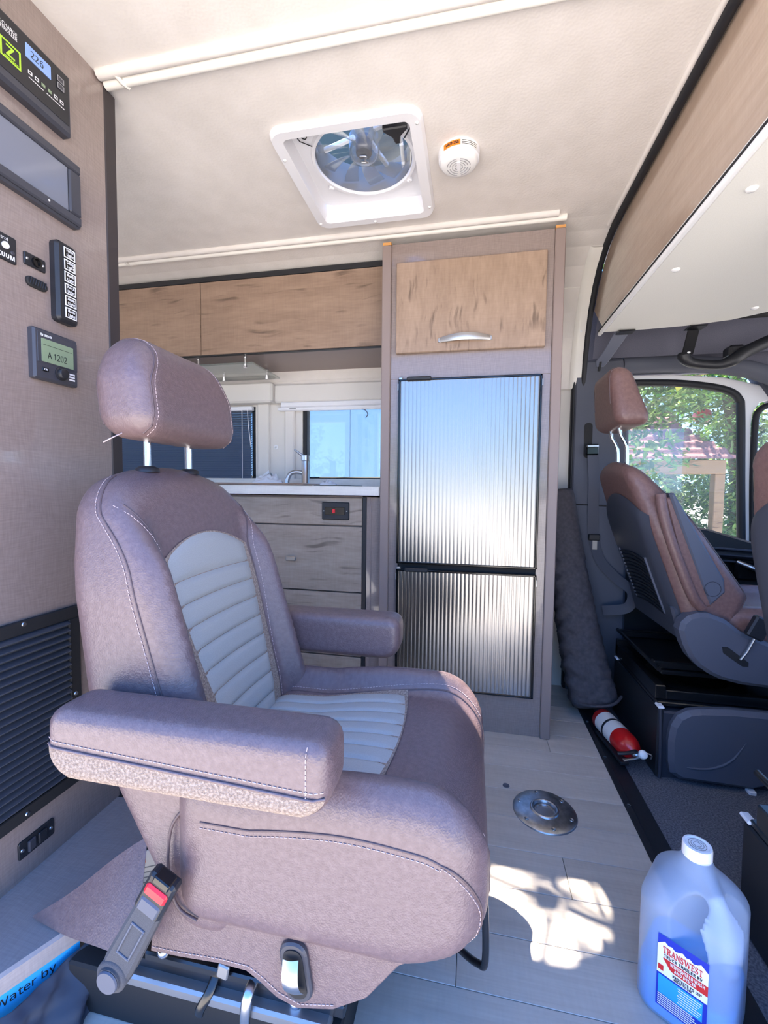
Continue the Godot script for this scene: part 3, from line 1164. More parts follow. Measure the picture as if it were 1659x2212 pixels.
	obj("black_edge", mb().bx(-0.441, -0.425, 0.0, 0.913, -0.03, 0.0, 0.001), M.black_plastic, bc)
	obj("filler_panel", mb().bx(-0.425, -0.3605, 0.0, 0.913, -0.03, -0.004, 0.001), M.linen, bc)
	obj("filler_bead", mb().bx(-0.408, -0.403, 0.0, 0.913, -0.004, -0.001, 0.001), M.edge_brown, bc)
	var ys := [[0.794, 0.908], [0.514, 0.788], [0.24, 0.508], [0.06, 0.234]]
	for k in 4:
		b = mb()
		b.bx(-1.05, -0.443, ys[k][0], ys[k][1], -0.019, 0.0, 0.0015)
		uv_front(b, 0.9, 0.5, Vector2(0.13 * k, 0.27 * k))
		var dr := obj("fascia" if k == 0 else "drawer", b, M.oak_grey, bc)
		if k in [1, 2]:
			var kb := mb()
			var yk: float = [0, 0.648, 0.372][k]
			kb.box(Vector3(-0.747, yk, 0.012), Vector3(0.012, 0.014, 0.026), 0.003)
			kb.box(Vector3(-0.747, yk, 0.026), Vector3(0.046, 0.018, 0.007), 0.003)
			obj("knob", kb, M.brushed, dr)
	# switch plate with the red rocker
	var sp := thing("switch_plate", "black switch plate with a red rocker on the top drawer front", "switch", Vector3(-0.5555, 0.853, -1.739))
	obj("plate", mb().box(Vector3(0, 0, 0.004), Vector3(0.118, 0.074, 0.009), 0.003), M.black_plastic, sp)
	obj("inset", mb().box(Vector3(-0.002, 0, 0.009), Vector3(0.085, 0.032, 0.004), 0.001), M.black_gloss, sp)
	obj("rocker", mb().box(Vector3(-0.006, 0, 0.012), Vector3(0.013, 0.018, 0.006), 0.002), M.red_button, sp)
	for s in [-1.0, 1.0]:
		obj("screw", mb().box(Vector3(s * 0.05, 0, 0.0095), Vector3(0.005, 0.005, 0.003), 0.001), M.steel, sp)
	# counter
	var ct := thing("countertop", "pale marble-look galley countertop with a square front edge", "countertop", Vector3(0, 0, -1.7))
	b = mb()
	var top := PackedVector2Array([Vector2(-2.6, 0.0), Vector2(-2.6, -0.46), Vector2(-0.362, -0.46), Vector2(-0.362, -0.012), Vector2(-0.366, -0.004), Vector2(-0.374, 0.0)])
	b.prism(top, 0.92, 0.957, 0.003, Transform3D(Basis(Vector3.RIGHT, Vector3.BACK, Vector3.UP), Vector3.ZERO))
	obj("slab", b, M.counter, ct)
	obj("back_ledge", mb().bx(-2.6, -0.37, 0.957, 0.996, -0.46, -0.445, 0.003), M.counter, ct)
	# sink cover board
	var sb := obj("cutting_board", mb().bx(-1.14, -0.70, 0.9575, 0.9675, -1.95, -1.74, 0.003), M.oak)
	sb.position.y = 0.0
	tag(sb, "thin wooden cover board lying on the galley counter", "board")
	var sk := thing("cooktop", "thin black glass cooktop lid on the counter beside the faucet", "cooktop", Vector3(-0.6, 0.957, -1.83))
	obj("lid", mb().box(Vector3(0.03, 0.002, 0), Vector3(0.16, 0.004, 0.2), 0.001), M.black_gloss, sk)
	obj("rim", mb().box(Vector3(0.03, 0.0005, 0), Vector3(0.17, 0.001, 0.21)), M.steel, sk)
	# faucet
	var fa := thing("faucet", "brushed steel single-lever faucet by the kitchen window", "faucet", Vector3(-0.802, 0.957, -2.02))
	obj("column", mb().lathe([Vector2(0.024, 0), Vector2(0.024, 0.006), Vector2(0.019, 0.01), Vector2(0.0185, 0.118), Vector2(0.0175, 0.122), Vector2(0.0205, 0.124), Vector2(0.0205, 0.148), Vector2(0, 0.152)], 20), M.steel, fa)
	obj("spout", mb().tube(arc_pts([Vector3(-0.005, 0.062, 0.0), Vector3(-0.04, 0.068, 0.012), Vector3(-0.068, 0.06, 0.02), Vector3(-0.082, 0.035, 0.024), Vector3(-0.085, 0.012, 0.025)], 5), 0.011, 12), M.steel, fa)
	obj("lever", mb().tube(PackedVector3Array([Vector3(-0.004, 0.14, 0), Vector3(-0.03, 0.16, 0.008), Vector3(-0.052, 0.178, 0.014)]), [0.008, 0.006, 0.004], 8), M.steel, fa)
	# crumpled white cloth
	b = mb()
	var cn := noise(77, 9.0, 3)
	b.grid(18, 14, func(u, w):
		var a: float = u * TAU
		var r: float = 0.09 * sqrt(w) * (1.0 + 0.3 * cn.get_noise_2d(cos(a) * 0.3, sin(a) * 0.3))
		return Vector3(-1.0 + cos(a) * r, 0.959 + maxf(0.0, (1.0 - w)) * (0.05 + 0.05 * cn.get_noise_3d(u, w * 2.0, 3.0)) + 0.012 * absf(cn.get_noise_2d(u * 3.0, w * 3.0)), -2.03 + sin(a) * r * 0.8), true, true)
	var tw := obj("paper_towel", b, M.tissue)
	tag(tw, "crumpled white paper towel on the counter beside the faucet", "towel")
	var tw2 := obj("paper_towel", mb().grid(14, 8, func(u, w):
		var a: float = u * TAU
		return Vector3(-0.70 + cos(a) * 0.055 * sqrt(w), 0.9582 + (1.0 - w) * 0.022 * (1.0 + cn.get_noise_2d(u * 4.0, w)), -2.06 + sin(a) * 0.04 * sqrt(w)), true, true), M.tissue)
	tag(tw2, "small flat white tissue right of the faucet", "towel")
	# roller shade over the kitchen window
	var rs := thing("roller_shade", "rolled-up white shade above the kitchen window", "shade", Vector3(-0.69, 1.372, -2.17))
	obj("cassette", mb().box(Vector3(0.01, 0.008, 0), Vector3(0.62, 0.026, 0.05), 0.004), M.white_plastic, rs)
	obj("hem_bar", mb().box(Vector3(0.0, -0.013, 0.004), Vector3(0.64, 0.017, 0.03), 0.004), M.white_plastic, rs)
	obj("label_tab", mb().box(Vector3(-0.235, -0.013, 0.0195), Vector3(0.035, 0.006, 0.001)), M.print_grey, rs)
	obj("pull_tab", mb().tube(arc_pts([Vector3(0.13, -0.02, 0.006), Vector3(0.155, -0.03, 0.01), Vector3(0.165, -0.05, 0.008), Vector3(0.155, -0.065, 0.008)], 4), 0.0022, 6), M.grey_plastic, rs)
	# venetian blind over the rear window
	var vb := thing("venetian_blind", "dark lowered venetian blind behind the chair's headrest", "blind", Vector3(-1.68, 1.185, -2.192))
	obj("head_rail", mb().box(Vector3(0, 0.188, 0), Vector3(1.02, 0.022, 0.026), 0.003), M.white_plastic, vb)
	var slat := mb()
	slat.grid(2, 3, func(u, w): return Vector3((u - 0.5) * 1.0, (0.5 - w) * 0.006 - 0.002 * pow(2.0 * w - 1.0, 2.0) + 0.001, (w - 0.5) * 0.02))
	slat.grid(2, 3, func(u, w): return Vector3((u - 0.5) * 1.0, (0.5 - w) * 0.006 - 0.002 * pow(2.0 * w - 1.0, 2.0), (w - 0.5) * 0.02), true)
	var sm := slat.commit()
	for k in 29:
		var o := obj("slat", sm, M.blind, vb)
		o.position = Vector3(0, 0.17 - k * 0.0128, 0.0)
		o.rotation.x = 0.42
	obj("bottom_rail", mb().box(Vector3(0, -0.203, 0), Vector3(1.0, 0.012, 0.02), 0.003), M.blind, vb)
	for x in [0.45, 0.1, -0.4]:
		obj("ladder_cord", mb().tube(PackedVector3Array([Vector3(x, 0.18, 0.012), Vector3(x, -0.2, 0.012)]), 0.0022, 6), M.print_white, vb)
	obj("lift_cord", mb().tube(arc_pts([Vector3(0.485, 0.18, 0.016), Vector3(0.49, 0.1, 0.017), Vector3(0.5, 0.02, 0.018), Vector3(0.505, -0.02, 0.018)], 4), 0.0022, 6), M.print_white, vb)


# ---------------------------------------------------------------- controls on the left partition (local x runs along -z)
func build_partition() -> void:
	var b: MB
	var X := -0.898
	# solar charge controller: z -0.842..-0.61, y 1.712..1.84
	var sc := thing("solar_controller", "dark charge controller with a blue readout and green Z emblem", "controller", Vector3(X, 1.772, -0.726), PI / 2)
	b = mb()
	b.prism(rounded(0.232, 0.128, 0.006), 0.0, 0.022, 0.006)
	obj("case", b, M.dark_bezel, sc)
	obj("face", mb().box(Vector3(0, 0.006, 0.0225), Vector3(0.214, 0.1, 0.001)), M.black_plastic, sc)
	var l := obj("display", mb().box(Vector3(0.04, 0.029, 0.0235), Vector3(0.052, 0.026, 0.002), 0.0005), M.lcd_blue, sc)
	words("digits", "226", 0.013, M.lcd_ink, l, Vector3(0.036, 0.028, 0.0247), 0.026)
	obj("emblem_frame", mb().frame(0.038, 0.034, 0.003, 0.0228, 0.0236), M.lime, sc).position = Vector3(-0.015, -0.006, 0)
	words("emblem_letter", "Z", 0.018, M.lime, sc, Vector3(-0.016, -0.006, 0.0234), 0.016, font_bold)
	obj("emblem_bar", mb().box(Vector3(-0.014, -0.018, 0.0232), Vector3(0.026, 0.0012, 0.0008)), M.lime, sc)
	words("lettering", "SOLAR CHARGE", 0.0065, M.print_white, sc, Vector3(-0.028, 0.037, 0.0232), 0.052)
	words("lettering", "CONTROLLER", 0.0065, M.print_white, sc, Vector3(-0.024, 0.029, 0.0232), 0.044)
	for k in 2:
		var bt := obj("button", mb().box(Vector3(0.087, 0.034 - k * 0.014, 0.024), Vector3(0.016, 0.0115, 0.002), 0.0008), M.dark_bezel, sc)
		obj("button_outline", mb().frame(0.015, 0.0105, 0.0012, 0.0248, 0.0254), M.print_grey, bt).position = Vector3(0.087, 0.034 - k * 0.014, 0)
	for k in 6:
		var x := 0.022 + k * 0.0135
		if k in [2, 3]:
			obj("status_light", mb().box(Vector3(x, -0.009, 0.0235), Vector3(0.008, 0.006, 0.0015), 0.0005), M.lcd_green, sc)
		else:
			obj("status_light", mb().frame(0.008, 0.0065, 0.0012, 0.0228, 0.0238), M.print_white, sc).position = Vector3(x, -0.009, 0)
	obj("rule", mb().box(Vector3(0.034, -0.0185, 0.0231), Vector3(0.03, 0.0012, 0.0008)), M.print_white, sc)
	obj("rule", mb().box(Vector3(0.076, -0.0185, 0.0231), Vector3(0.04, 0.0012, 0.0008)), M.print_white, sc)
	# monitor: right edge z -0.866, y 1.527..1.665
	var mo := thing("monitor", "grey-framed flat screen on the partition below the charge controller", "monitor", Vector3(X, 1.596, -0.731), PI / 2)
	b = mb()
	b.prism(rounded(0.268, 0.14, 0.01), 0.0, 0.016, 0.004)
	obj("case", b, M.dark_bezel, mo)
	obj("bezel", mb().frame(0.26, 0.132, 0.03, 0.015, 0.022, 0.004, 0.02), M.dark_bezel, mo)
	obj("screen", mb().bx(-0.1, 0.1, -0.046, 0.046, 0.014, 0.0165), M.screen, mo)
	obj("indicator", mb().lathe([Vector2(0, 0), Vector2(0.002, 0), Vector2(0.002, 0.001), Vector2(0, 0.001)], 8, Transform3D(Basis(Vector3.RIGHT, PI / 2), Vector3(0.05, -0.055, 0.022))), M.print_white, mo)
	# vacuum control panel
	var va := thing("pump_switch_panel", "small black pump switch panel at the photo's left edge", "switch panel", Vector3(X, 1.408, -0.69), PI / 2)
	b = mb()
	b.prism(rounded(0.07, 0.05, 0.003), 0.0, 0.004, 0.001)
	obj("plate", b, M.black_plastic, va)
	words("lettering", "Control", 0.006, M.print_white, va, Vector3(0.004, 0.016, 0.0042), 0.03)
	words("lettering", "VACUUM", 0.008, M.print_white, va, Vector3(0.008, -0.016, 0.0042), 0.046, font_bold)
	obj("dial", mb().lathe([Vector2(0.0065, 0), Vector2(0.0065, 0.003), Vector2(0, 0.003)], 14, Transform3D(Basis(Vector3.RIGHT, PI / 2), Vector3(0.013, 0.003, 0.004))), M.print_white, va)
	obj("screw", mb().lathe([Vector2(0.004, 0), Vector2(0.003, 0.002), Vector2(0, 0.0022)], 10, Transform3D(Basis(Vector3.RIGHT, PI / 2), Vector3(0.027, -0.005, 0.004))), M.dark_bezel, va)
	# little socket plate
	var so := thing("socket_plate", "small black plate with a round socket left of the light switches", "socket", Vector3(X, 1.4085, -0.763), PI / 2)
	b = mb()
	b.prism(rounded(0.045, 0.025, 0.003), 0.0, 0.004, 0.001)
	obj("plate", b, M.black_plastic, so)
	obj("socket", mb().lathe([Vector2(0.0095, 0), Vector2(0.0095, 0.006), Vector2(0.0065, 0.006), Vector2(0.006, 0.002), Vector2(0, 0.002)], 18, Transform3D(Basis(Vector3.RIGHT, PI / 2), Vector3(0.001, 0, 0.003))), M.black_gloss, so)
	for s in [-1.0, 1.0]:
		obj("screw", mb().lathe([Vector2(0.003, 0), Vector2(0.002, 0.0016), Vector2(0, 0.0018)], 8, Transform3D(Basis(Vector3.RIGHT, PI / 2), Vector3(s * 0.017, 0, 0.004))), M.steel, so)
	# oval ribbed sounder
	var ov := thing("sounder", "black oval ribbed sounder under the socket plate", "sounder", Vector3(X, 1.366, -0.7655), PI / 2)
	b = mb()
	b.prism(rounded(0.045, 0.02, 0.0095, 6), 0.0, 0.006, 0.002)
	obj("body", b, M.black_matt, ov)
	for k in 7:
		obj("rib", mb().box(Vector3(-0.0155 + k * 0.0052, 0.001, 0.0065), Vector3(0.0022, 0.015, 0.003), 0.0006, Basis(Vector3.BACK, -0.25)), M.black_plastic, ov)
	# six light switches in one strip
	var ls := thing("light_switch_strip", "upright black strip of six white-outlined light buttons", "switch strip", Vector3(X, 1.391, -0.8235), PI / 2)
	b = mb()
	b.prism(rounded(0.052, 0.172, 0.011, 5), 0.0, 0.019, 0.006)
	obj("case", b, M.black_plastic, ls)
	var names := [["Front", "Ceiling"], ["Ceil", "ing"], ["Bath", ""], ["Porch", ""], ["Awning", ""], ["Master", ""]]
	for k in 6:
		var y := 0.064 - k * 0.0256
		var bt := obj("button", mb().box(Vector3(0.003, y, 0.0195), Vector3(0.027, 0.022, 0.003), 0.0015), M.black_gloss, ls)
		var fr := mb()
		fr.frame(0.027, 0.022, 0.0022, 0.0205, 0.0214)
		obj("button_outline", fr, M.print_white, bt).position = Vector3(0.003, y, 0)
		if k < 2:
			words("lettering", names[k][0] if k == 0 else "Ceiling", 0.0055, M.print_white, bt, Vector3(0.004, y + 0.0055, 0.0212), 0.017, font_bold)
			words("lettering", "Light", 0.0055, M.print_white, bt, Vector3(0.004, y - 0.0035, 0.0212), 0.017, font_bold)
		else:
			words("lettering", names[k][0], 0.0055, M.print_white, bt, Vector3(0.004, y + 0.0045, 0.0212), 0.017, font_bold)
			words("lettering", "Light", 0.0055, M.print_white, bt, Vector3(0.004, y - 0.0045, 0.0212), 0.017, font_bold)
	# inverter display
	var dp := thing("inverter_display", "dark display unit with a green readout reading A 1202", "display", Vector3(X, 1.222, -0.7955), PI / 2)
	b = mb()
	b.prism(rounded(0.102, 0.104, 0.004), 0.0, 0.015, 0.004)
	obj("case", b, M.dark_bezel, dp)
	obj("upper_face", mb().box(Vector3(0.002, 0.013, 0.015), Vector3(0.092, 0.062, 0.002), 0.0006), M.dark_bezel, dp)
	var lc := obj("display", mb().bx(-0.036, 0.037, -0.015, 0.032, 0.0155, 0.0172), M.lcd_green, dp)
	words("digits", "A 1202", 0.0135, M.lcd_ink, lc, Vector3(-0.001, 0.0, 0.0174), 0.044)
	obj("rule", mb().box(Vector3(0.0, 0.02, 0.0173), Vector3(0.066, 0.0008, 0.0004)), M.lcd_ink, lc)
	words("lettering", "truma", 0.0055, M.print_white, dp, Vector3(-0.025, 0.0395, 0.0163), 0.024, font_bold)
	obj("dial", mb().lathe([Vector2(0.0145, 0), Vector2(0.0145, 0.003), Vector2(0.0115, 0.004), Vector2(0.011, 0.011), Vector2(0.009, 0.0125), Vector2(0, 0.0125)], 24, Transform3D(Basis(Vector3.RIGHT, PI / 2), Vector3(0.008, -0.031, 0.014))), M.black_plastic, dp)
	obj("button", mb().box(Vector3(-0.028, -0.031, 0.0155), Vector3(0.014, 0.008, 0.003), 0.001), M.black_gloss, dp)
	words("lettering", "ON", 0.004, M.print_white, dp, Vector3(-0.028, -0.031, 0.0172))
	for k in 3:
		obj("legend", mb().box(Vector3(0.034, -0.0265 - k * 0.006, 0.0152), Vector3(0.014, 0.0035, 0.0006)), M.print_white, dp)
	# pleated grille in its black frame: z -0.835..-0.46, y 0.255..0.672
	var gr := thing("floor_vent_grille", "big black ribbed grille low on the partition", "grille", Vector3(X, 0.4635, -0.645), PI / 2)
	obj("frame", mb().frame(0.39, 0.418, 0.028, 0.0, 0.008, 0.002), M.black_matt, gr)
	obj("backing", mb().bx(-0.167, 0.167, -0.181, 0.181, 0.0, 0.002), M.black_matt, gr)
	var rib := mb()
	rib.prism(PackedVector2Array([Vector2(-0.0078, 0.0), Vector2(0.0078, 0.0), Vector2(0.001, 0.011), Vector2(-0.001, 0.011)]), -0.166, 0.166, 0.0, Transform3D(Basis(Vector3(0, 1, 0), Vector3(0, 0, 1), Vector3(1, 0, 0)), Vector3.ZERO))
	var ribm := rib.commit()
	for k in 23:
		var o := obj("rib", ribm, M.rib_grey, gr)
		o.position = Vector3(0, 0.172 - k * 0.01565, 0.002)
	for p in [Vector2(0.066, 0.201), Vector2(0.06, -0.197), Vector2(0.179, 0.004)]:
		obj("screw", mb().lathe([Vector2(0.005, 0), Vector2(0.004, 0.002), Vector2(0, 0.0024)], 10, Transform3D(Basis(Vector3.RIGHT, PI / 2), Vector3(p.x, p.y, 0.008))), M.steel, gr)
	# rocker switch plate near the floor
	var rk := thing("rocker_plate", "black two-rocker plate low on the partition under the grille", "switch", Vector3(X, 0.194, -0.727), PI / 2)
	b = mb()
	b.prism(rounded(0.078, 0.037, 0.005), 0.0, 0.004, 0.001)
	obj("plate", b, M.black_plastic, rk)
	for k in 2:
		obj("rocker", mb().box(Vector3(-0.014 + k * 0.023, 0, 0.006), Vector3(0.018, 0.024, 0.006), 0.002, Basis(UP, 0.18 if k == 0 else 0.0)), M.dark_bezel if k == 0 else M.black_plastic, rk)
	for x in [-0.032, 0.03]:
		obj("screw", mb().lathe([Vector2(0.004, 0), Vector2(0.003, 0.002), Vector2(0, 0.0022)], 8, Transform3D(Basis(Vector3.RIGHT, PI / 2), Vector3(x, 0, 0.004))), M.steel, rk)
	# curtain hung from snaps below the ledge
	var cu := thing("storage_curtain", "dark blue-grey vinyl curtain snapped below the partition ledge", "curtain", Vector3.ZERO)
	var cnoise := noise(91, 2.0, 2)
	b = mb()
	for sd in 2:
		b.grid(30, 14, func(u, w):
			var sag: float = 0.02 * (1.0 - ss(0.45, 0.95, u)) + 0.004
			var top: Vector3 = Vector3(-0.797, 0.1, -0.445).lerp(Vector3(-0.672, 0.1, -0.70), u) + Vector3(0.5 * sag, -sag, 0.25 * sag)
			var low: Vector3 = Vector3(-0.715, 0.002, -0.40).lerp(Vector3(-0.63, 0.002, -0.645), u)
			var p: Vector3 = top.lerp(low, w)
			p.x += 0.012 * sin(u * 17.0 + w * 2.3) * sin(w * PI * 0.6) + cnoise.get_noise_2d(u * 2.0, w) * 0.01
			return p + Vector3(sd * 0.002, 0, 0), sd == 0)
	obj("cloth", b, M.vinyl, cu)
	obj("snap", mb().lathe([Vector2(0.008, 0), Vector2(0.008, 0.003), Vector2(0.005, 0.005), Vector2(0.002, 0.004), Vector2(0, 0.004)], 14, Transform3D(Basis(UP, -0.46) * Basis(Vector3.BACK, -PI / 2), Vector3(-0.673, 0.088, -0.68))), M.brass, cu)
	# blue water notice behind the sagging curtain
	var wn := thing("water_notice", "bright blue notice strip peeking out behind the sagging curtain", "notice", Vector3(-0.742, 0.072, -0.575), 1.11)
	obj("card", mb().box(Vector3(0, 0, 0), Vector3(0.16, 0.044, 0.002)), M.skyblue, wn)
	words("lettering", "Water by", 0.014, M.print_black, wn, Vector3(0.0, 0.006, 0.0012), 0.085)
	# warning sheet at the foot of the chair
	var wl := thing("warning_sheet", "white warning sheet with an orange corner behind the buckle", "notice", Vector3(-0.655, 0.10, -0.765), 0.5)
	obj("sheet", mb().box(Vector3.ZERO, Vector3(0.12, 0.16, 0.002)), M.paper, wl)
	obj("orange_band", mb().box(Vector3(-0.03, 0.064, 0.0012), Vector3(0.05, 0.018, 0.0006)), M.orange, wl)
	for k in 11:
		obj("text_line", mb().box(Vector3(0.004, 0.044 - k * 0.011, 0.0012), Vector3(0.1, 0.0025, 0.0004)), M.print_grey, wl)


# ---------------------------------------------------------------- the captain's chair (faces +x, its middle at z = CZ)
const CZ := -0.815


static func ss(a: float, b: float, x: float) -> float:
	var t := clampf((x - a) / (b - a), 0.0, 1.0)
	return t * t * (3.0 - 2.0 * t)


static func back_front(y: float, aw: float) -> float:
	var x := -0.472 - 0.30 * (y - 0.6)
	x += 0.05 * ss(0.138, 0.188, aw) * (1.0 - ss(0.80, 0.95, y))
	if y < 0.5:
		x -= (0.5 - y) * 0.15
	return x


static func back_rear(y: float) -> float:
	var x := -0.648 - 0.13 * (y - 0.58)
	if y < 0.52:
		x += (0.52 - y) * 0.42
	return x


static func d_back(p: Vector3) -> float:
	var w := absf(p.z - CZ)
	var y := clampf(p.y, 0.2, 1.0)
	var xf := back_front(y, w)
	var xb := back_rear(y)
	var top := 0.988 - 1.25 * w * w
	var half := 0.218 - 0.035 * ss(0.75, 1.0, p.y)
	var q := Vector3(p.x - (xf + xb) * 0.5, p.y - (top + 0.2) * 0.5, w)
	var h := Vector3((xf - xb) * 0.5, (top - 0.2) * 0.5, half)
	return rbox_d(q, h, 0.052) * 0.85


static func seat_top(x: float, w: float) -> float:
	var y := 0.458 + 0.05 * ss(0.145, 0.205, w)
	y += 0.018 * (1.0 - pow(clampf((x + 0.12) / 0.2, -1.0, 1.0), 2.0))
	y -= 0.03 * ss(-0.06, 0.05, x)
	return y


static func d_seat(p: Vector3) -> float:
	var w := absf(p.z - CZ)
	var top := seat_top(p.x, w)
	var bot := 0.236 + 0.05 * ss(-0.1, 0.06, p.x)
	var q := Vector3(p.x + 0.215, p.y - (top + bot) * 0.5, w)
	return rbox_d(q, Vector3(0.253, (top - bot) * 0.5, 0.24), 0.064) * 0.9


static func d_head(p: Vector3) -> float:
	var q := Vector3(p.x + 0.625, p.y - 1.132, p.z - CZ)
	q.x += q.y * 0.12 - 0.35 * q.z * q.z
	var hz := 0.152 - 0.03 * ss(0.0, 0.1, q.y)
	return rbox_d(q, Vector3(0.062 - 0.012 * ss(0.0, 0.1, q.y), 0.096, hz), 0.045) * 0.9


static func d_arm(p: Vector3) -> float:
	# local: x along the arm from 0 (back) to 0.435 (front), y from 0 to 0.128, z thickness
	var q := p - Vector3(0.2175, 0.054, 0.0)
	var d2 := Vector2(q.x, q.y).abs() - Vector2(0.2175, 0.054)
	var r := 0.028
	if q.y < 0.0:
		r = 0.045 if q.x > 0.0 else 0.05
	var e := d2 + Vector2(r, r)
	var da := e.max(Vector2.ZERO).length() + minf(maxf(e.x, e.y), 0.0) - r
	var dz := absf(q.z) - 0.045
	var rr := 0.024
	var f := Vector2(da + rr, dz + rr)
	return f.max(Vector2.ZERO).length() + minf(maxf(f.x, f.y), 0.0) - rr


# a run of stitches (short threads) or a piping along points
func stitches(pts: PackedVector3Array, long := 0.0048, gap := 0.0022, r := 0.0007) -> MB:
	var b := mb()
	var c := Curve3D.new()
	for p in pts:
		c.add_point(p)
	var total := c.get_baked_length()
	var s := 0.0
	while s + long < total:
		b.tube(PackedVector3Array([c.sample_baked(s), c.sample_baked(s + long)]), r, 4, true)
		s += long + gap
	return b


func build_chair() -> void:
	var b: MB
	var ch := thing("captain_chair", "mauve-brown leather swivel captain's chair with pale ribbed insert", "chair", Vector3.ZERO)
	# backrest
	var bk := obj("backrest", net(d_back, Vector3(-0.74, 0.17, CZ - 0.25), Vector3(-0.36, 1.03, CZ + 0.25), 0.0095), M.leather, ch)
	var on_back := func(y: float, w: float, lift: float) -> Vector3:
		var p := march(d_back, Vector3(-0.2, y, CZ + w), Vector3.LEFT, 0.6)
		return p + Vector3(lift, 0, 0)
	# insert: half-widths at bottom and top, arched top edge
	var y_bot := 0.40
	var y_top := 0.815
	var n := 10
	var half_w := func(y: float) -> float: return lerpf(0.092, 0.14, ss(0.36, 0.80, y))
	var ins := obj("insert_panel", mb().grid(20, 30, func(u, v):
		var y: float = lerpf(y_bot - 0.02, y_top, v)
		var w: float = lerpf(1.0, -1.0, u) * (half_w.call(y) + lerpf(0.03, 0.003, v))
		y += 0.042 * (1.0 - pow(w / 0.145, 2.0)) * ss(0.86, 1.0, v)
		return on_back.call(y, w, 0.002)), M.suede, bk)
	for k in n:
		var v0 := float(k) / n
		var v1 := float(k + 1) / n
		b = mb()
		b.grid(16, 8, func(u, v):
			var t: float = lerpf(v0, v1, v)
			var y: float = lerpf(y_bot, y_top, t)
			var hw: float = half_w.call(y) - 0.004
			var w: float = lerpf(1.0, -1.0, u) * hw
			# ribs bow upwards in the middle, the top one follows the arch
			y += 0.004 * (1.0 - pow(w / hw, 2.0)) * (1.0 + (9.0 * v if k == n - 1 else 0.0))
			var puff: float = 0.0065 * pow(maxf(0.0, 1.0 - pow(2.0 * v - 1.0, 4.0)), 0.6) * pow(maxf(0.0, 1.0 - pow(2.0 * u - 1.0, 8.0)), 0.5)
			return on_back.call(y, w, 0.0015 + puff))
		obj("rib", b, M.insert, ins)
	# seams of the backrest, draped on it
	for s in [-1.0, 1.0]:
		var seam := PackedVector3Array()
		var st := PackedVector3Array()
		for i in 26:
			var y := lerpf(0.44, 0.90, i / 25.0)
			var x := back_front(y, 0.2) - 0.055 - 0.012 * ss(0.85, 0.95, y)
			var p := march(d_back, Vector3(x, y, CZ + s * 0.4), Vector3(0, 0, -s), 0.35)
			seam.append(p)
			st.append(march(d_back, Vector3(x - 0.009, y, CZ + s * 0.4), Vector3(0, 0, -s), 0.35) + Vector3(0, 0, s * 0.0006))
		for i in 8:
			var a := (i + 1) / 8.0
			var dir := Vector3(0, -sin(a * 1.25), -s * cos(a * 1.25))
			var tgt := Vector3(back_front(0.90, 0.2) - 0.061 - 0.03 * a, 0.90 - 0.02 * a, CZ + s * lerpf(0.14, 0.10, a))
			seam.append(march(d_back, tgt - dir * 0.25, dir, 0.3))
			st.append(march(d_back, tgt - dir * 0.25 + Vector3(-0.009, 0, 0), dir, 0.3) - dir * 0.0006)
		obj("side_seam", mb().tube(seam, 0.0016, 6), M.leather_seam, bk)
		obj("stitching", stitches(st), M.thread, bk).set_meta("kind", "stuff")
		# front seam from the shoulder down beside the insert
		var fs := PackedVector3Array()
		var fst := PackedVector3Array()
		for i in 30:
			var v := i / 29.0
			var y := lerpf(0.42, 0.935, v)
			var w := lerpf(0.126, 0.148, ss(0.0, 0.7, v)) + 0.03 * ss(0.75, 1.0, v)
			var on_seam: Vector3 = on_back.call(y, s * w, 0.0002)
			var on_side: Vector3 = on_back.call(y, s * (w + 0.008), 0.0006)
			if on_seam.x > -0.69 and on_side.x > -0.69:
				fs.append(on_seam)
				fst.append(on_side)
		obj("front_seam", mb().tube(fs, 0.0018, 6), M.leather_seam, bk)
		obj("stitching", stitches(fst), M.thread, bk).set_meta("kind", "stuff")
	# headrest on chrome posts
	var hr := obj("headrest", net(d_head, Vector3(-0.74, 1.01, CZ - 0.18), Vector3(-0.5, 1.25, CZ + 0.18), 0.0075), M.leather, ch)
	for s in [-1.0, 1.0]:
		var loop := PackedVector3Array()
		var lst := PackedVector3Array()
		for i in 25:
			var a := lerpf(-1.1, PI + 1.1, i / 24.0)
			var dir := Vector3(cos(a), sin(a), 0)
			var w: float = CZ + s * (0.13 - 0.03 * ss(0.0, 1.0, sin(a)))
			loop.append(march(d_head, Vector3(-0.625, 1.132, w) + dir * 0.2, -dir, 0.25))
			lst.append(march(d_head, Vector3(-0.625, 1.132, w - s * 0.007) + dir * 0.2, -dir, 0.25) + dir * 0.0005)
		obj("head_seam", mb().tube(loop, 0.0016, 6), M.leather_seam, hr)
		obj("stitching", stitches(lst), M.thread, hr).set_meta("kind", "stuff")
		var px := -0.628
		obj("headrest_post", mb().tube(PackedVector3Array([Vector3(px, 0.95, CZ + s * 0.064), Vector3(px, 1.06, CZ + s * 0.064)]), 0.0068, 14), M.chrome, ch)
		obj("post_collar", mb().lathe([Vector2(0.022, 0), Vector2(0.021, 0.007), Vector2(0.014, 0.011), Vector2(0.0075, 0.012)], 20, Transform3D(Basis().scaled(Vector3(1, 1, 1.0)), Vector3(px, 0.977, CZ + s * 0.064))), M.black_plastic, ch)
	obj("loose_thread", mb().tube(arc_pts([Vector3(-0.62, 1.044, CZ + 0.135), Vector3(-0.625, 1.035, CZ + 0.15), Vector3(-0.64, 1.026, CZ + 0.155)], 4), 0.0011, 5), M.thread, hr)
	# seat cushion
	var se := obj("seat_cushion", net(d_seat, Vector3(-0.5, 0.23, CZ - 0.27), Vector3(0.07, 0.56, CZ + 0.27), 0.0095), M.leather, ch)
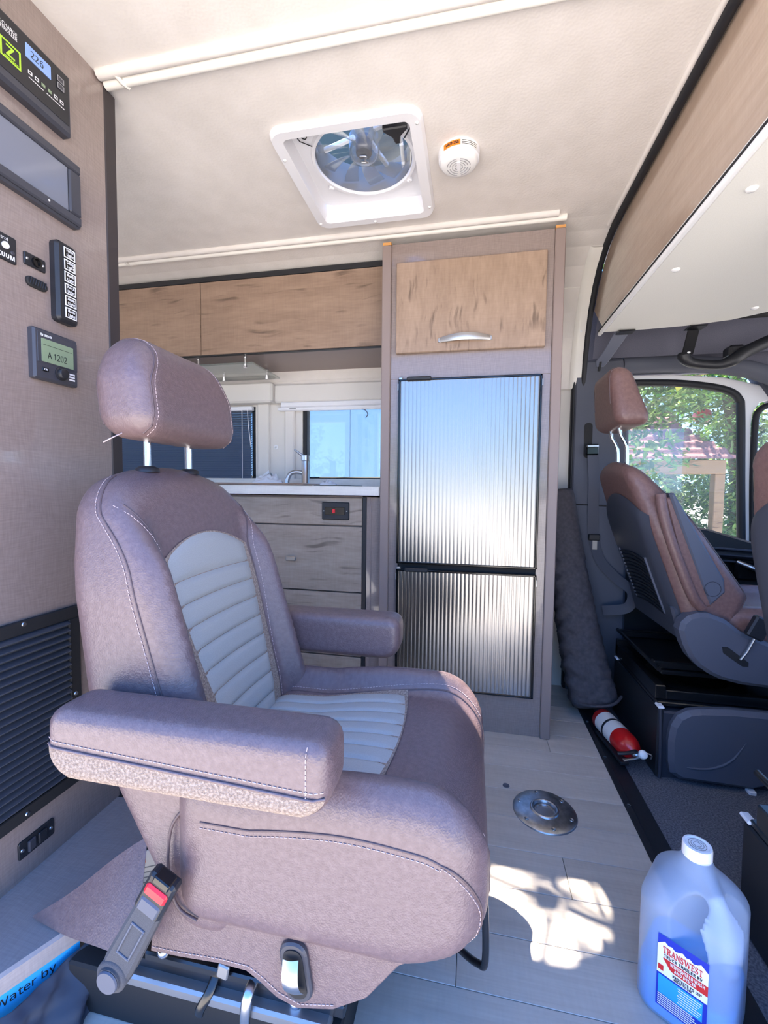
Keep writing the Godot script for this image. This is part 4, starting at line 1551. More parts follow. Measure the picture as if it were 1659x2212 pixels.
	var on_seat := func(x: float, w: float, lift: float) -> Vector3:
		return march(d_seat, Vector3(x, 0.7, CZ + w), Vector3.DOWN, 0.5) + Vector3(0, lift, 0)
	var sx := func(w: float) -> float: return -0.122 - 0.8 * w * w
	var ip := obj("insert_panel", mb().grid(22, 16, func(u, v):
		var w: float = lerpf(-0.16, 0.16, u)
		var x: float = lerpf(-0.44, sx.call(w * 0.8) , v)
		return on_seat.call(x, w * lerpf(0.8, 1.0, v), 0.002), true), M.suede, se)
	for k in 7:
		b = mb()
		b.grid(8, 16, func(u, v):
			var t: float = (k + u) / 7.0
			var w: float = lerpf(-0.148, 0.148, t)
			var x: float = lerpf(-0.44, sx.call(w) - 0.002, v)
			var puff: float = 0.006 * pow(maxf(0.0, 1.0 - pow(2.0 * u - 1.0, 4.0)), 0.6) * pow(maxf(0.0, 1.0 - pow(v, 10.0)), 0.5)
			return on_seat.call(x, w * lerpf(0.8, 1.0, v), 0.0018 + puff), true)
		obj("rib", b, M.insert, ip)
	for s in [-1.0, 1.0]:
		# length seams on the top beside the insert, over the front edge
		var ls := PackedVector3Array()
		var lst := PackedVector3Array()
		for i in 34:
			var x := lerpf(-0.42, 0.03, i / 33.0)
			var w: float = s * (0.15 + 0.018 * ss(-0.3, 0.0, x))
			ls.append(on_seat.call(x, w, 0.0003))
			lst.append(on_seat.call(x, w + s * 0.008, 0.0008))
		for i in 8:
			var y: float = ls[33].y - 0.02 * (i + 1)
			ls.append(march(d_seat, Vector3(0.3, y, ls[33].z), Vector3.LEFT, 0.5))
		obj("top_seam", mb().tube(ls, 0.0018, 6), M.leather_seam, se)
		obj("stitching", stitches(lst), M.thread, se).set_meta("kind", "stuff")
		# boxing seam round the side
		var bs := PackedVector3Array()
		var bst := PackedVector3Array()
		for i in 32:
			var x := lerpf(-0.40, -0.03, i / 31.0)
			var y := seat_top(x, 0.23) - 0.075 - 0.01 * ss(-0.2, 0.0, x)
			bs.append(march(d_seat, Vector3(x, y, CZ + s * 0.5), Vector3(0, 0, -s), 0.5))
			bst.append(march(d_seat, Vector3(x, y - 0.009, CZ + s * 0.5), Vector3(0, 0, -s), 0.5) + Vector3(0, 0, s * 0.0006))
		for i in 14:
			var a := lerpf(0.0, 1.0, (i + 1) / 14.0)
			var y: float = bs[31].y - 0.17 * a * a - 0.02 * a
			var turn := minf(1.0, a * 1.6) * 0.95
			var dir := Vector3(-sin(turn), 0, -s * cos(turn)).normalized()
			var o := Vector3(-0.03, y, CZ + s * 0.17) - dir * 0.25
			bs.append(march(d_seat, o, dir, 0.5))
			bst.append(march(d_seat, o + Vector3(-0.009, 0, 0), dir, 0.5) - dir * 0.0006)
		obj("boxing_seam", mb().tube(bs, 0.0018, 6), M.leather_seam, se)
		obj("stitching", stitches(bst), M.thread, se).set_meta("kind", "stuff")
	# armrests with suede undersides
	var am := net(d_arm, Vector3(-0.03, -0.03, -0.07), Vector3(0.465, 0.16, 0.07), 0.0075).commit()
	for s in [1.0, -1.0]:
		var ar := obj("armrest", am, M.leather, ch)
		ar.position = Vector3(-0.603, 0.519, CZ + s * 0.27)
		var da := func(p: Vector3) -> float: return d_arm(p)
		b = mb()
		var lo := func(x: float) -> float: return lerpf(0.054, 0.034, x / 0.432)
		b.grid(40, 6, func(u, v):
			var x: float = lerpf(0.0, 0.432, u)
			var y: float = lerpf(0.002, lo.call(x), v)
			if v > 0.001:
				y = maxf(y, 0.0)
			var q := march(da, Vector3(clampf(x, 0.006 + 0.05 * pow(1.0 - v, 2.0) * (1.0 if u < 0.5 else 0.0), 0.428 - 0.045 * pow(1.0 - v, 2.0) * (1.0 if u > 0.5 else 0.0)), y, s * 0.2), Vector3(0, 0, -s), 0.2)
			return q + Vector3(0, 0, s * 0.0015), s < 0)
		var sd := obj("suede_band", b, M.suede, ar)
		var sp := PackedVector3Array()
		var st2 := PackedVector3Array()
		for i in 30:
			var x := lerpf(0.006, 0.428, i / 29.0)
			sp.append(march(da, Vector3(x, lo.call(x) + 0.001, s * 0.2), Vector3(0, 0, -s), 0.2) + Vector3(0, 0, s * 0.001))
			st2.append(march(da, Vector3(x, lo.call(x) + 0.01, s * 0.2), Vector3(0, 0, -s), 0.2) + Vector3(0, 0, s * 0.0006))
		obj("band_seam", mb().tube(sp, 0.0022, 6), M.leather, sd)
		obj("stitching", stitches(st2), M.thread, ar).set_meta("kind", "stuff")
		var fr := PackedVector3Array()
		for i in 18:
			var y := lerpf(0.028, 0.102, i / 17.0)
			fr.append(march(da, Vector3(0.405, y, s * 0.2), Vector3(0, 0, -s), 0.2) + Vector3(0, 0, s * 0.0006))
		obj("stitching", stitches(fr), M.thread, ar).set_meta("kind", "stuff")
	# upright leather cover between backrest and seat on the door side, and the welt down it
	var welt := arc_pts([Vector3(-0.445, 0.43, CZ + 0.218), Vector3(-0.462, 0.40, CZ + 0.226), Vector3(-0.468, 0.33, CZ + 0.226), Vector3(-0.455, 0.27, CZ + 0.224), Vector3(-0.42, 0.25, CZ + 0.222)], 5)
	obj("welt", mb().tube(welt, 0.0026, 8), M.leather_seam, ch)
	# skirt below the cushion on the door side
	var skirt := PackedVector2Array([Vector2(-0.505, 0.30), Vector2(-0.522, 0.156), Vector2(-0.47, 0.158), Vector2(-0.393, 0.164), Vector2(-0.343, 0.163), Vector2(-0.319, 0.150), Vector2(-0.291, 0.131), Vector2(-0.255, 0.121), Vector2(-0.194, 0.135), Vector2(-0.142, 0.167), Vector2(-0.093, 0.231), Vector2(-0.059, 0.252), Vector2(-0.02, 0.275), Vector2(-0.03, 0.31)])
	for s in [1.0, -1.0]:
		b = mb()
		b.prism(skirt, 0.0, 0.008, 0.003, Transform3D(Basis(), Vector3(0, 0, CZ + s * 0.203 - 0.004)))
		var sk := obj("skirt", b, M.leather, ch)
		if s > 0:
			var hem := PackedVector3Array()
			for i in range(1, 9):
				hem.append(Vector3(skirt[i].x + 0.006, skirt[i].y + 0.012, CZ + 0.208))
			obj("stitching", stitches(hem), M.thread, sk).set_meta("kind", "stuff")
	obj("front_skirt", mb().grid(12, 6, func(u, v):
		return Vector3(lerpf(-0.02, -0.1, v) + 0.01 * sin(u * PI), lerpf(0.30, 0.22, v), CZ + lerpf(0.19, -0.19, u))), M.leather, ch)
	# stray flap of the cover lying on the ledge
	b = mb()
	for sd in 2:
		b.grid(10, 8, func(u, v):
			var a := Vector3(-0.545, 0.225, -0.60)
			var c := Vector3(-0.57, 0.165, -0.66)
			var tip := Vector3(-0.79, 0.137, -0.628)
			var top: Vector3 = Vector3(-0.60, 0.27, -0.70).lerp(tip, v)
			var low: Vector3 = Vector3(-0.545, 0.135, -0.60).lerp(tip, v)
			return top.lerp(low, u) + Vector3(0, 0.004 * sin(v * 7.0) + sd * 0.003, 0), sd == 0)
	obj("cover_flap", b, M.leather, ch)
	# recline release in its oval bezel
	var rl := obj("release_bezel", mb().prism(rounded(0.046, 0.096, 0.02, 6), 0.0, 0.008, 0.003, Transform3D(Basis(Vector3.BACK, 0.16), Vector3(-0.254, 0.192, CZ + 0.208))), M.dark_bezel, ch)
	obj("recess", mb().prism(rounded(0.032, 0.078, 0.014, 6), 0.0, 0.002, 0.0, Transform3D(Basis(Vector3.BACK, 0.16), Vector3(-0.254, 0.192, CZ + 0.2155))), M.black_matt, rl)
	b = mb()
	b.grid(6, 12, func(u, v):
		var y: float = lerpf(-0.024, 0.03, v)
		var p := Vector3((u - 0.5) * 0.026, y, 0.006 + 0.012 * sin(v * PI) + 0.002 * sin(u * PI))
		return Basis(Vector3.BACK, 0.16) * p + Vector3(-0.254, 0.192, CZ + 0.2165))
	obj("release_paddle", b, M.steel, rl)
	# buckle on its felt-sleeved stalk
	var st := obj("buckle_stalk", mb().prism(PackedVector2Array([Vector2(-0.028, -0.02), Vector2(0.028, -0.02), Vector2(0.031, 0.01), Vector2(0.026, 0.175), Vector2(-0.026, 0.175), Vector2(-0.031, 0.01)]), 0.0, 0.022, 0.006), M.felt_grey, ch)
	st.transform = Transform3D(Basis(Vector3.BACK, -0.5).scaled(Vector3(0.85, 0.85, 0.85)), Vector3(-0.533, 0.19, CZ + 0.25))
	obj("pivot_cap", mb().lathe([Vector2(0.031, 0), Vector2(0.031, 0.022), Vector2(0.026, 0.026), Vector2(0.0235, 0.026), Vector2(0.023, 0.03), Vector2(0, 0.031)], 28, Transform3D(Basis(Vector3.RIGHT, PI / 2), Vector3(0, -0.016, 0))), M.felt_grey, st)
	obj("cap_disc", mb().lathe([Vector2(0.0215, 0), Vector2(0.02, 0.003), Vector2(0, 0.003)], 24, Transform3D(Basis(Vector3.RIGHT, PI / 2), Vector3(0, -0.016, 0.031))), M.grey_plastic, st)
	obj("stalk_inset", mb().frame(0.03, 0.075, 0.004, 0.021, 0.0245, 0.001), M.grey_plastic, st).position = Vector3(0, 0.075, 0)
	var bu := obj("buckle", mb().box(Vector3(0, 0.186, 0.014), Vector3(0.056, 0.082, 0.026), 0.005), M.black_plastic, st)
	obj("buckle_slot", mb().box(Vector3(0, 0.222, 0.018), Vector3(0.034, 0.014, 0.024), 0.002), M.black_gloss, bu)
	obj("release_button", mb().box(Vector3(0, 0.198, 0.024), Vector3(0.046, 0.022, 0.016), 0.004), M.red_button, bu)
	obj("buckle_lip", mb().box(Vector3(0, 0.164, 0.025), Vector3(0.042, 0.028, 0.01), 0.003), M.grey_plastic, bu)
	# wire towel-bar slide handle under the seat front
	var wire := arc_pts([Vector3(0.028, 0.33, -0.745), Vector3(0.038, 0.22, -0.76), Vector3(0.042, 0.10, -0.765), Vector3(0.03, 0.078, -0.775), Vector3(-0.005, 0.072, -0.80), Vector3(-0.06, 0.09, -0.83), Vector3(-0.16, 0.13, -0.85)], 5)
	obj("slide_handle", mb().tube(wire, 0.0065, 10), M.black_metal, ch)
	# base: plates, slide rails, levers, bolts, box pedestal
	obj("top_plate", mb().bx(-0.54, -0.2, 0.128, 0.144, CZ - 0.19, CZ + 0.2, 0.003), M.black_metal, ch)
	for s in [1.0, -1.0]:
		obj("slide_rail", mb().bx(-0.60, -0.2, 0.092, 0.112, CZ + s * 0.2 - 0.014, CZ + s * 0.2 + 0.014, 0.004), M.rail_grey, ch)
		obj("slide_channel", mb().bx(-0.56, -0.18, 0.108, 0.13, CZ + s * 0.176 - 0.02, CZ + s * 0.176 + 0.02, 0.003), M.black_metal, ch)
	obj("pedestal", mb().bx(-0.70, -0.185, 0.0, 0.088, CZ - 0.2, CZ + 0.2, 0.004), M.black_matt, ch)
	for x in [-0.505, -0.262]:
		obj("bolt", mb().lathe([Vector2(0.012, 0), Vector2(0.012, 0.004), Vector2(0.0105, 0.012), Vector2(0.006, 0.016), Vector2(0, 0.016)], 14, Transform3D(Basis(Vector3.RIGHT, 0.5), Vector3(x, 0.144 if x < -0.4 else 0.114, CZ + 0.19))), M.chrome, ch)
	obj("lever", mb().box(Vector3(-0.385, 0.152, CZ + 0.205), Vector3(0.02, 0.024, 0.006), 0.002, Basis(Vector3.BACK, -0.2)), M.rail_grey, ch)
	obj("lever", mb().tube(arc_pts([Vector3(-0.405, 0.13, CZ + 0.19), Vector3(-0.407, 0.115, CZ + 0.21), Vector3(-0.418, 0.095, CZ + 0.218), Vector3(-0.422, 0.082, CZ + 0.218)], 4), 0.008, 8, true, 0.5), M.black_metal, ch)
	obj("lever", mb().tube(arc_pts([Vector3(-0.335, 0.138, CZ + 0.195), Vector3(-0.335, 0.135, CZ + 0.214), Vector3(-0.337, 0.115, CZ + 0.22), Vector3(-0.339, 0.086, CZ + 0.219)], 4), 0.0085, 8, true, 0.45), M.steel, ch)


# ---------------------------------------------------------------- the cab
const DZ := -1.82


static func cab_front(y: float) -> float:
	return 0.872 - (y - 0.61) * 0.69 if y > 0.61 else 0.872 - (0.61 - y) * 0.35


static func cab_rear(y: float) -> float:
	return 0.69 - (y - 0.55) * 0.37


static func d_cab_back(p: Vector3) -> float:
	var w := absf(p.z - DZ)
	var y := clampf(p.y, 0.44, 1.08)
	var xf := cab_front(y) + 0.02 * ss(0.11, 0.17, w) * (1.0 - ss(0.85, 1.0, y))
	var xb := cab_rear(y)
	var top := 1.062 - 1.1 * w * w
	var half := 0.232 - 0.05 * ss(0.78, 1.06, p.y)
	var q := Vector3(p.x - (xf + xb) * 0.5, p.y - (top + 0.49) * 0.5, w)
	return rbox_d(q, Vector3((xf - xb) * 0.5, (top - 0.49) * 0.5, half), 0.042) * 0.75


static func d_cab_head(p: Vector3) -> float:
	var q := Vector3(p.x - 0.532, p.y - 1.29, p.z - DZ)
	q.x += q.y * 0.22
	var up := ss(-0.1, 0.11, q.y)
	return rbox_d(q, Vector3(0.058 - 0.018 * up, 0.108, 0.152 - 0.035 * up), 0.038) * 0.85


static func d_cab_seat(p: Vector3) -> float:
	var w := absf(p.z - DZ)
	var q := Vector3(p.x - 1.02, p.y - 0.48 - 0.02 * ss(0.1, 0.2, w), w)
	return rbox_d(q, Vector3(0.22, 0.075, 0.235), 0.05) * 0.9


func cab_seat(called: String, label: String, back_m: ArrayMesh, head_m: ArrayMesh, seat_m: ArrayMesh, shift: Vector3, head_shift: Vector3, inner: float) -> Node3D:
	var b: MB
	var t := thing(called, label, "seat", shift, 0.0, "cab seats")
	var bk := obj("backrest", back_m, M.leather_cab, t)
	# dark moulded shell on the rear of the backrest
	var rear := func(y: float, w: float, lift: float) -> Vector3:
		return march(d_cab_back, Vector3(0.25, y, DZ + w), Vector3.RIGHT, 0.7) - Vector3(lift, 0, 0)
	b = mb()
	b.grid(18, 24, func(u, v):
		var edge: float = pow(absf(2.0 * u - 1.0), 10.0)
		var w: float = lerpf(-0.212, 0.212, u)
		var y1: float = 0.94 - 1.6 * w * w
		var y: float = lerpf(0.497, y1, v)
		var lift: float = 0.018 * (1.0 - edge) * (1.0 - pow(v, 12.0)) + 0.002
		return rear.call(y, w, lift))
	var sh := obj("back_shell", b, M.shell_grey, bk)
	obj("shell_tail", mb().prism(PackedVector2Array([Vector2(0.668, 0.56), Vector2(0.688, 0.49), Vector2(0.70, 0.45), Vector2(0.735, 0.44), Vector2(0.76, 0.46), Vector2(0.74, 0.56)]), DZ - 0.2, DZ + 0.205, 0.008), M.shell_grey, sh)
	# map pocket: side rails and slanting cords
	for s in [-1.0, 1.0]:
		var pr := PackedVector3Array()
		for i in 8:
			pr.append(rear.call(lerpf(0.49, 0.715, i / 7.0), s * 0.135, 0.022))
		obj("pocket_rail", mb().tube(pr, 0.005, 6), M.grey_plastic, sh)
	for k in 15:
		var y0 := 0.50 + k * 0.0145
		var pr := PackedVector3Array()
		for i in 9:
			var u := i / 8.0
			pr.append(rear.call(y0 + 0.012 * sin(u * PI), lerpf(-0.13, 0.13, u), 0.024))
		obj("pocket_cord", mb().tube(pr, 0.0032, 5), M.black_rubber, sh)
	# side airbag flap, its leather roll and piping on the aisle side
	var zi := DZ + inner * 0.229
	var flap := PackedVector2Array([Vector2(0.632, 0.945), Vector2(0.648, 0.945), Vector2(0.806, 0.665), Vector2(0.81, 0.625), Vector2(0.77, 0.58), Vector2(0.742, 0.642)])
	var fl := obj("airbag_cover", mb().prism(flap, -0.02, 0.014, 0.006, Transform3D(Basis() if inner > 0 else Basis().scaled(Vector3(1, 1, -1)), Vector3(0, 0, zi))), M.grey_plastic, bk)
	var ering := PackedVector3Array()
	for i in 21:
		var an := TAU * i / 20.0
		ering.append(Vector3(0.772 + cos(an) * 0.024, 0.635 + sin(an) * 0.024, zi + inner * 0.0142))
	obj("emblem_ring", mb().tube(ering, 0.0012, 5, false), M.vinyl, fl)
	var roll := arc_pts([Vector3(0.612, 0.94, zi), Vector3(0.62, 0.875, zi + inner * 0.008), Vector3(0.651, 0.769, zi + inner * 0.012), Vector3(0.712, 0.617, zi + inner * 0.01), Vector3(0.748, 0.57, zi)], 6)
	obj("bolster_roll", mb().tube(roll, 0.0165, 12), M.leather_cab, bk)
	var pad := PackedVector2Array([Vector2(0.622, 0.93), Vector2(0.64, 0.93), Vector2(0.75, 0.64), Vector2(0.775, 0.577), Vector2(0.748, 0.572), Vector2(0.70, 0.64)])
	obj("bolster_pad", mb().prism(pad, -0.02, 0.01, 0.005, Transform3D(Basis() if inner > 0 else Basis().scaled(Vector3(1, 1, -1)), Vector3(0, 0, zi))), M.leather_cab, bk)
	for s in [-1.0, 1.0]:
		var pip := PackedVector3Array()
		for i in 20:
			var y := lerpf(0.53, 1.0, i / 19.0)
			pip.append(march(d_cab_back, Vector3(1.3, y, DZ + s * 0.205 - s * 0.03 * ss(0.8, 1.0, y)), Vector3.LEFT, 1.0))
		obj("piping", mb().tube(pip, 0.003, 6), M.leather_seam, bk)
	# headrest on bent chrome rods
	var hd := obj("headrest", head_m, M.leather_cab, t)
	hd.position = head_shift
	for s in [-1.0, 1.0]:
		var loop := PackedVector3Array()
		for i in 19:
			var a := lerpf(-0.5, PI + 0.5, i / 18.0)
			var dir := Vector3(cos(a), sin(a), 0)
			loop.append(march(d_cab_head, Vector3(0.53, 1.29, DZ + s * 0.098) + dir * 0.2, -dir, 0.25))
		obj("piping", mb().tube(loop, 0.002, 6), M.leather_seam, hd)
		var rod := arc_pts([Vector3(0.562, 1.02, DZ + s * 0.052) , Vector3(0.56, 1.10, DZ + s * 0.052), Vector3(0.552, 1.13, DZ + s * 0.052), Vector3(0.535, 1.165, DZ + s * 0.052), Vector3(0.532, 1.22, DZ + s * 0.052)], 5)
		var ro := obj("headrest_rod", mb().tube(rod, 0.0075, 10), M.chrome, t)
		ro.position = head_shift
	obj("seat_cushion", seat_m, M.leather_cab, t)
	return t


func pedestal(called: String, label: String, shift: Vector3, inner: float) -> Node3D:
	# box with vinyl sides, metal swivel frame above; the aisle side is at local z = 0, going to -inner
	var b: MB
	var t := thing(called, label, "pedestal", shift, 0.0, "cab seat pedestals")
	var dz := -0.45 * inner
	obj("box", mb().bx(0.0, 0.5, -0.012, 0.225, minf(0.0, dz), maxf(0.0, dz), 0.006), M.vinyl, t)
	b = mb()
	b.bx(-0.006, 0.012, 0.0, 0.235, minf(inner * 0.006, dz), maxf(inner * 0.006, dz), 0.004)
	obj("side_panel", b, M.black_plastic, t)
	obj("corner_bead", mb().tube(PackedVector3Array([Vector3(0.006, 0.0, inner * 0.008), Vector3(0.004, 0.12, inner * 0.01), Vector3(0.0, 0.24, inner * 0.006)]), 0.006, 6), M.vinyl, t)
	b = mb()
	b.bx(-0.004, 0.5, 0.238, 0.252, minf(-0.01 * inner, dz), maxf(-0.01 * inner, dz), 0.003)
	b.bx(-0.004, 0.03, 0.252, 0.30, minf(-0.03 * inner, dz), maxf(-0.03 * inner, dz), 0.003)
	b.bx(0.03, 0.5, 0.252, 0.285, minf(-0.03 * inner, -0.06 * inner), maxf(-0.03 * inner, -0.06 * inner), 0.003)
	b.bx(-0.004, 0.5, 0.252, 0.32, minf(dz, dz + 0.03 * inner), maxf(dz, dz + 0.03 * inner), 0.003)
	obj("metal_tray", b, M.black_metal, t)
	obj("swivel_ring", mb().lathe([Vector2(0.1, 0.0), Vector2(0.16, 0.0), Vector2(0.16, 0.012), Vector2(0.15, 0.018), Vector2(0.11, 0.018), Vector2(0.1, 0.01)], 32, Transform3D(Basis(), Vector3(0.2, 0.254, -0.22 * inner))), M.black_metal, t)
	obj("swivel_plate", mb().bx(0.02, 0.48, 0.33, 0.345, minf(-0.05 * inner, -0.42 * inner), maxf(-0.05 * inner, -0.42 * inner), 0.003), M.black_metal, t)
	for k in 2:
		obj("slide_rail", mb().bx(0.0, 0.48, 0.346, 0.372, minf(-(0.06 + k * 0.33) * inner, -(0.09 + k * 0.33) * inner), maxf(-(0.06 + k * 0.33) * inner, -(0.09 + k * 0.33) * inner), 0.004), M.black_metal, t)
	obj("tie_bar", mb().tube(PackedVector3Array([Vector3(0.0, 0.36, -0.02 * inner), Vector3(0.0, 0.36, -0.44 * inner)]), 0.008, 8), M.black_metal, t)
	for q in [Vector3(0.0, 0.243, 0.0), Vector3(-0.002, 0.243, -0.42 * inner)]:
		obj("clip", mb().box(q, Vector3(0.02, 0.009, 0.034), 0.003), M.print_white, t)
	for q in [Vector2(0.07, -0.1), Vector2(0.16, -0.06), Vector2(0.3, -0.05), Vector2(0.1, -0.3)]:
		obj("bolt", mb().lathe([Vector2(0.009, 0), Vector2(0.009, 0.005), Vector2(0, 0.007)], 8, Transform3D(Basis(), Vector3(q.x, 0.252, q.y * inner))), M.steel, t)
	return t


func build_cab() -> void:
	var b: MB
	# --- overhead shelf above the cab, with its glossy wood front, padded underside and gasket
	var oh := thing("cab_overhead_shelf", "glossy pale oak overhead front above the cab with padded white underside", "overhead shelf", Vector3.ZERO)
	b = mb()
	var face := PackedVector2Array([Vector2(0.45, 1.60), Vector2(1.925, 1.60), Vector2(2.0, 1.66)])
	for i in range(LINING.size() - 1, -1, -1):
		var q: Vector2 = LINING[i]
		if q.y > 1.68:
			face.append(Vector2(-q.x - 0.012, q.y - 0.006))
	face.append(Vector2(0.45, 1.924))
	b.prism(face, 0.0, 0.02, 0.002, Transform3D(Basis(Vector3(0, 0, -1), Vector3(0, 1, 0), Vector3(-1, 0, 0)), Vector3(0.525, 0, 0)))
	for i in b.t.size():
		b.t[i] = Vector2(b.v[i].z / 1.1, b.v[i].y / 0.6)
	obj("wood_front", b, M.oak_gloss, oh)
	var under := PackedVector2Array([Vector2(0.50, 0.5), Vector2(1.34, 0.5), Vector2(1.34, 1.25), Vector2(1.27, 1.5), Vector2(1.17, 1.66), Vector2(1.05, 1.78), Vector2(0.93, 1.868), Vector2(0.80, 1.905), Vector2(0.67, 1.92), Vector2(0.50, 1.928)])
	b = mb()
	b.prism(under, -0.03, 0.0, 0.008, Transform3D(Basis(Vector3(1, 0, 0), Vector3(0, 0, -1), Vector3(0, -1, 0)), Vector3(0, 1.585, 0)))
	obj("padded_underside", b, M.padded_white, oh)
	obj("white_bead", mb().tube(PackedVector3Array([Vector3(0.497, 1.587, -1.945), Vector3(0.497, 1.587, -0.5)]), 0.0085, 10), M.white_gloss, oh)
	obj("black_bead", mb().tube(PackedVector3Array([Vector3(0.503, 1.602, -1.96), Vector3(0.503, 1.602, -0.5)]), 0.009, 10), M.black_rubber, oh)
	for q in [Vector2(0.561, -1.078), Vector2(0.559, -1.42), Vector2(0.942, -1.756), Vector2(0.93, -1.3)]:
		obj("button", mb().lathe([Vector2(0, -0.006), Vector2(0.008, -0.005), Vector2(0.011, -0.002), Vector2(0.0115, 0.001)], 16, Transform3D(Basis(), Vector3(q.x, 1.585, q.y))), M.white_gloss, oh)
	obj("shelf_top", mb().bx(0.525, 1.3, 1.61, 1.63, -1.93, -0.5), M.black_matt, oh)
	# gasket following the roof section, with a pale flange beside it
	var tg := structure("trim_4", "black rubber gasket round the cab arch")
	var gp := PackedVector3Array([Vector3(0.49, 1.922, -0.46), Vector3(0.49, 1.922, -1.2), Vector3(0.49, 1.922, -1.70)])
	for q: Vector2 in LINING:
		gp.append(Vector3(0.492, q.y - 0.006, q.x + 0.005))
	obj("gasket", mb().tube(gp, 0.0125, 10), M.black_rubber, tg)
	b = mb()
	b.tube(PackedVector3Array([Vector3(0.473, 1.928, -0.46), Vector3(0.473, 1.928, -1.78)]), 0.008, 8)
	obj("flange", b, M.headliner, tg)
	b = mb()
	b.grid(4, 24, func(u, v):
		var k: float = lerpf(2.0, LINING.size() - 1.0, v)
		var i := mini(int(k), LINING.size() - 2)
		var q: Vector2 = (LINING[i] as Vector2).lerp(LINING[i + 1], k - i)
		var tg2: Vector2 = (LINING[i + 1] - LINING[i]).normalized()
		var inn := Vector2(-tg2.y, tg2.x)
		if inn.x < 0.0:
			inn = -inn
		var off: Vector2 = inn * (0.002 + 0.010 * ss(0.0, 0.25, u))
		return Vector3(lerpf(0.434, 0.485, u), q.y + off.y, q.x + off.x))
	obj("flange_strip", b, M.white_trim, tg)
	for q in [Vector2(1.80, -2.033), Vector2(1.66, -2.116)]:
		obj("rivet", mb().lathe([Vector2(0.006, 0), Vector2(0.004, 0.004), Vector2(0, 0.005)], 10, Transform3D(Basis(Vector3.RIGHT, 1.1), Vector3(0.462, q.x, q.y))), M.white_gloss, tg)
	# --- cab shell: dark lining over the door, pillar, door
	var hl := structure("ceiling_001", "grey cab headlining over the driver's door")
	b = mb()
	b.grid(20, 10, func(u, v):
		var k: float = v * (LINING.size() - 2)
		var i := mini(int(k), LINING.size() - 3)
		var q: Vector2 = (LINING[i] as Vector2).lerp(LINING[i + 1], k - i)
		return Vector3(lerpf(0.53, 2.35, u), q.y + 0.012, q.x - 0.012), true)
	b.bx(0.53, 2.35, 1.94, 1.98, -1.72, -0.4)
	b.bx(0.5, 2.35, 1.50, 1.98, -2.32, -2.26)
	obj("cab_headlining", b, M.headliner_dark, hl)
	var bp := structure("wall_back_001", "dark grey driver's door pillar cover")
	b = mb()
	b.prism(PackedVector2Array([Vector2(0.452, -0.02), Vector2(0.452, 1.50), Vector2(0.475, 1.545), Vector2(0.66, 1.548), Vector2(0.672, 1.53), Vector2(0.672, 1.47), Vector2(0.69, 1.42), Vector2(0.715, -0.02)]), -2.27, -2.165, 0.012)
	obj("pillar_cover", b, M.pillar_grey, bp)
	obj("pillar_seam", mb().tube(PackedVector3Array([Vector3(0.458, 0.885, -2.1635), Vector3(0.69, 0.878, -2.1635)]), 0.003, 5), M.black_matt, bp)
	obj("pillar_lip", mb().bx(0.445, 0.462, 0.0, 1.475, -2.24, -2.168, 0.006), M.black_rubber, bp)
	var rc := structure("trim_5", "padded dark roof rail above the driver's window")
	obj("rail_cover", mb().tube(arc_pts([Vector3(0.66, 1.518, -2.19), Vector3(0.9, 1.516, -2.19), Vector3(1.1, 1.494, -2.185), Vector3(1.25, 1.445, -2.18), Vector3(1.5, 1.30, -2.15)], 6), 0.036, 14), M.pillar_grey, rc)
	var d1 := structure("door_1", "driver's door with its dark lower panel")
	b = mb()
	b.bx(0.66, 2.3, -0.02, 0.705, -2.30, -2.19, 0.02)
	b.prism(PackedVector2Array([Vector2(0.66, 0.70), Vector2(2.3, 0.66), Vector2(2.3, 0.685), Vector2(1.28, 0.715), Vector2(1.19, 0.74), Vector2(1.04, 0.785), Vector2(0.9, 0.80), Vector2(0.66, 0.80)]), -2.29, -2.2, 0.008)
	obj("door_panel", b, M.black_plastic, d1)
	obj("door_ledge", mb().box(Vector3(1.3, 0.668, -2.17), Vector3(0.9, 0.035, 0.06), 0.012, Basis(Vector3.BACK, -0.06)), M.black_plastic, d1)
	for k in 3:
		obj("door_rib", mb().box(Vector3(1.32, 0.69 - k * 0.026, -2.152), Vector3(0.8, 0.008, 0.03), 0.003, Basis(Vector3.BACK, -0.05)), M.vinyl, d1)
	obj("pull_handle", mb().tube(arc_pts([Vector3(1.135, 0.648, -2.14), Vector3(1.17, 0.632, -2.12), Vector3(1.22, 0.615, -2.11), Vector3(1.32, 0.60, -2.11)], 5), 0.011, 10), M.steel, d1)
	obj("handle_cup", mb().box(Vector3(1.24, 0.612, -2.15), Vector3(0.22, 0.09, 0.03), 0.01), M.black_gloss, d1)
	# white door frame beyond, seals and panes of the two windows
	var w3 := structure("window_3", "driver's door window with foliage outside")
	var o3 := [Vector3(0.70, 1.455, -2.25), Vector3(0.90, 1.447, -2.25), Vector3(1.05, 1.425, -2.25), Vector3(1.13, 1.40, -2.25), Vector3(1.165, 1.365, -2.25), Vector3(1.175, 1.31, -2.25), Vector3(1.19, 1.0, -2.25), Vector3(1.205, 0.73, -2.25)]
	b = mb()
	b.tube(arc_pts(o3, 6), 0.0165, 10)
	obj("seal", b, M.black_rubber, w3)
	var frame_out := PackedVector2Array([Vector2(0.66, 1.46), Vector2(0.90, 1.462), Vector2(1.06, 1.44), Vector2(1.15, 1.41), Vector2(1.18, 1.37), Vector2(1.19, 1.31), Vector2(1.205, 1.0), Vector2(1.218, 0.72), Vector2(1.245, 0.72), Vector2(1.232, 1.0), Vector2(1.222, 1.26), Vector2(1.228, 1.31), Vector2(1.25, 1.35), Vector2(1.29, 1.36), Vector2(1.5, 1.22), Vector2(1.5, 1.30), Vector2(1.24, 1.43), Vector2(1.10, 1.468), Vector2(0.9, 1.488), Vector2(0.66, 1.49)])
	b = mb()
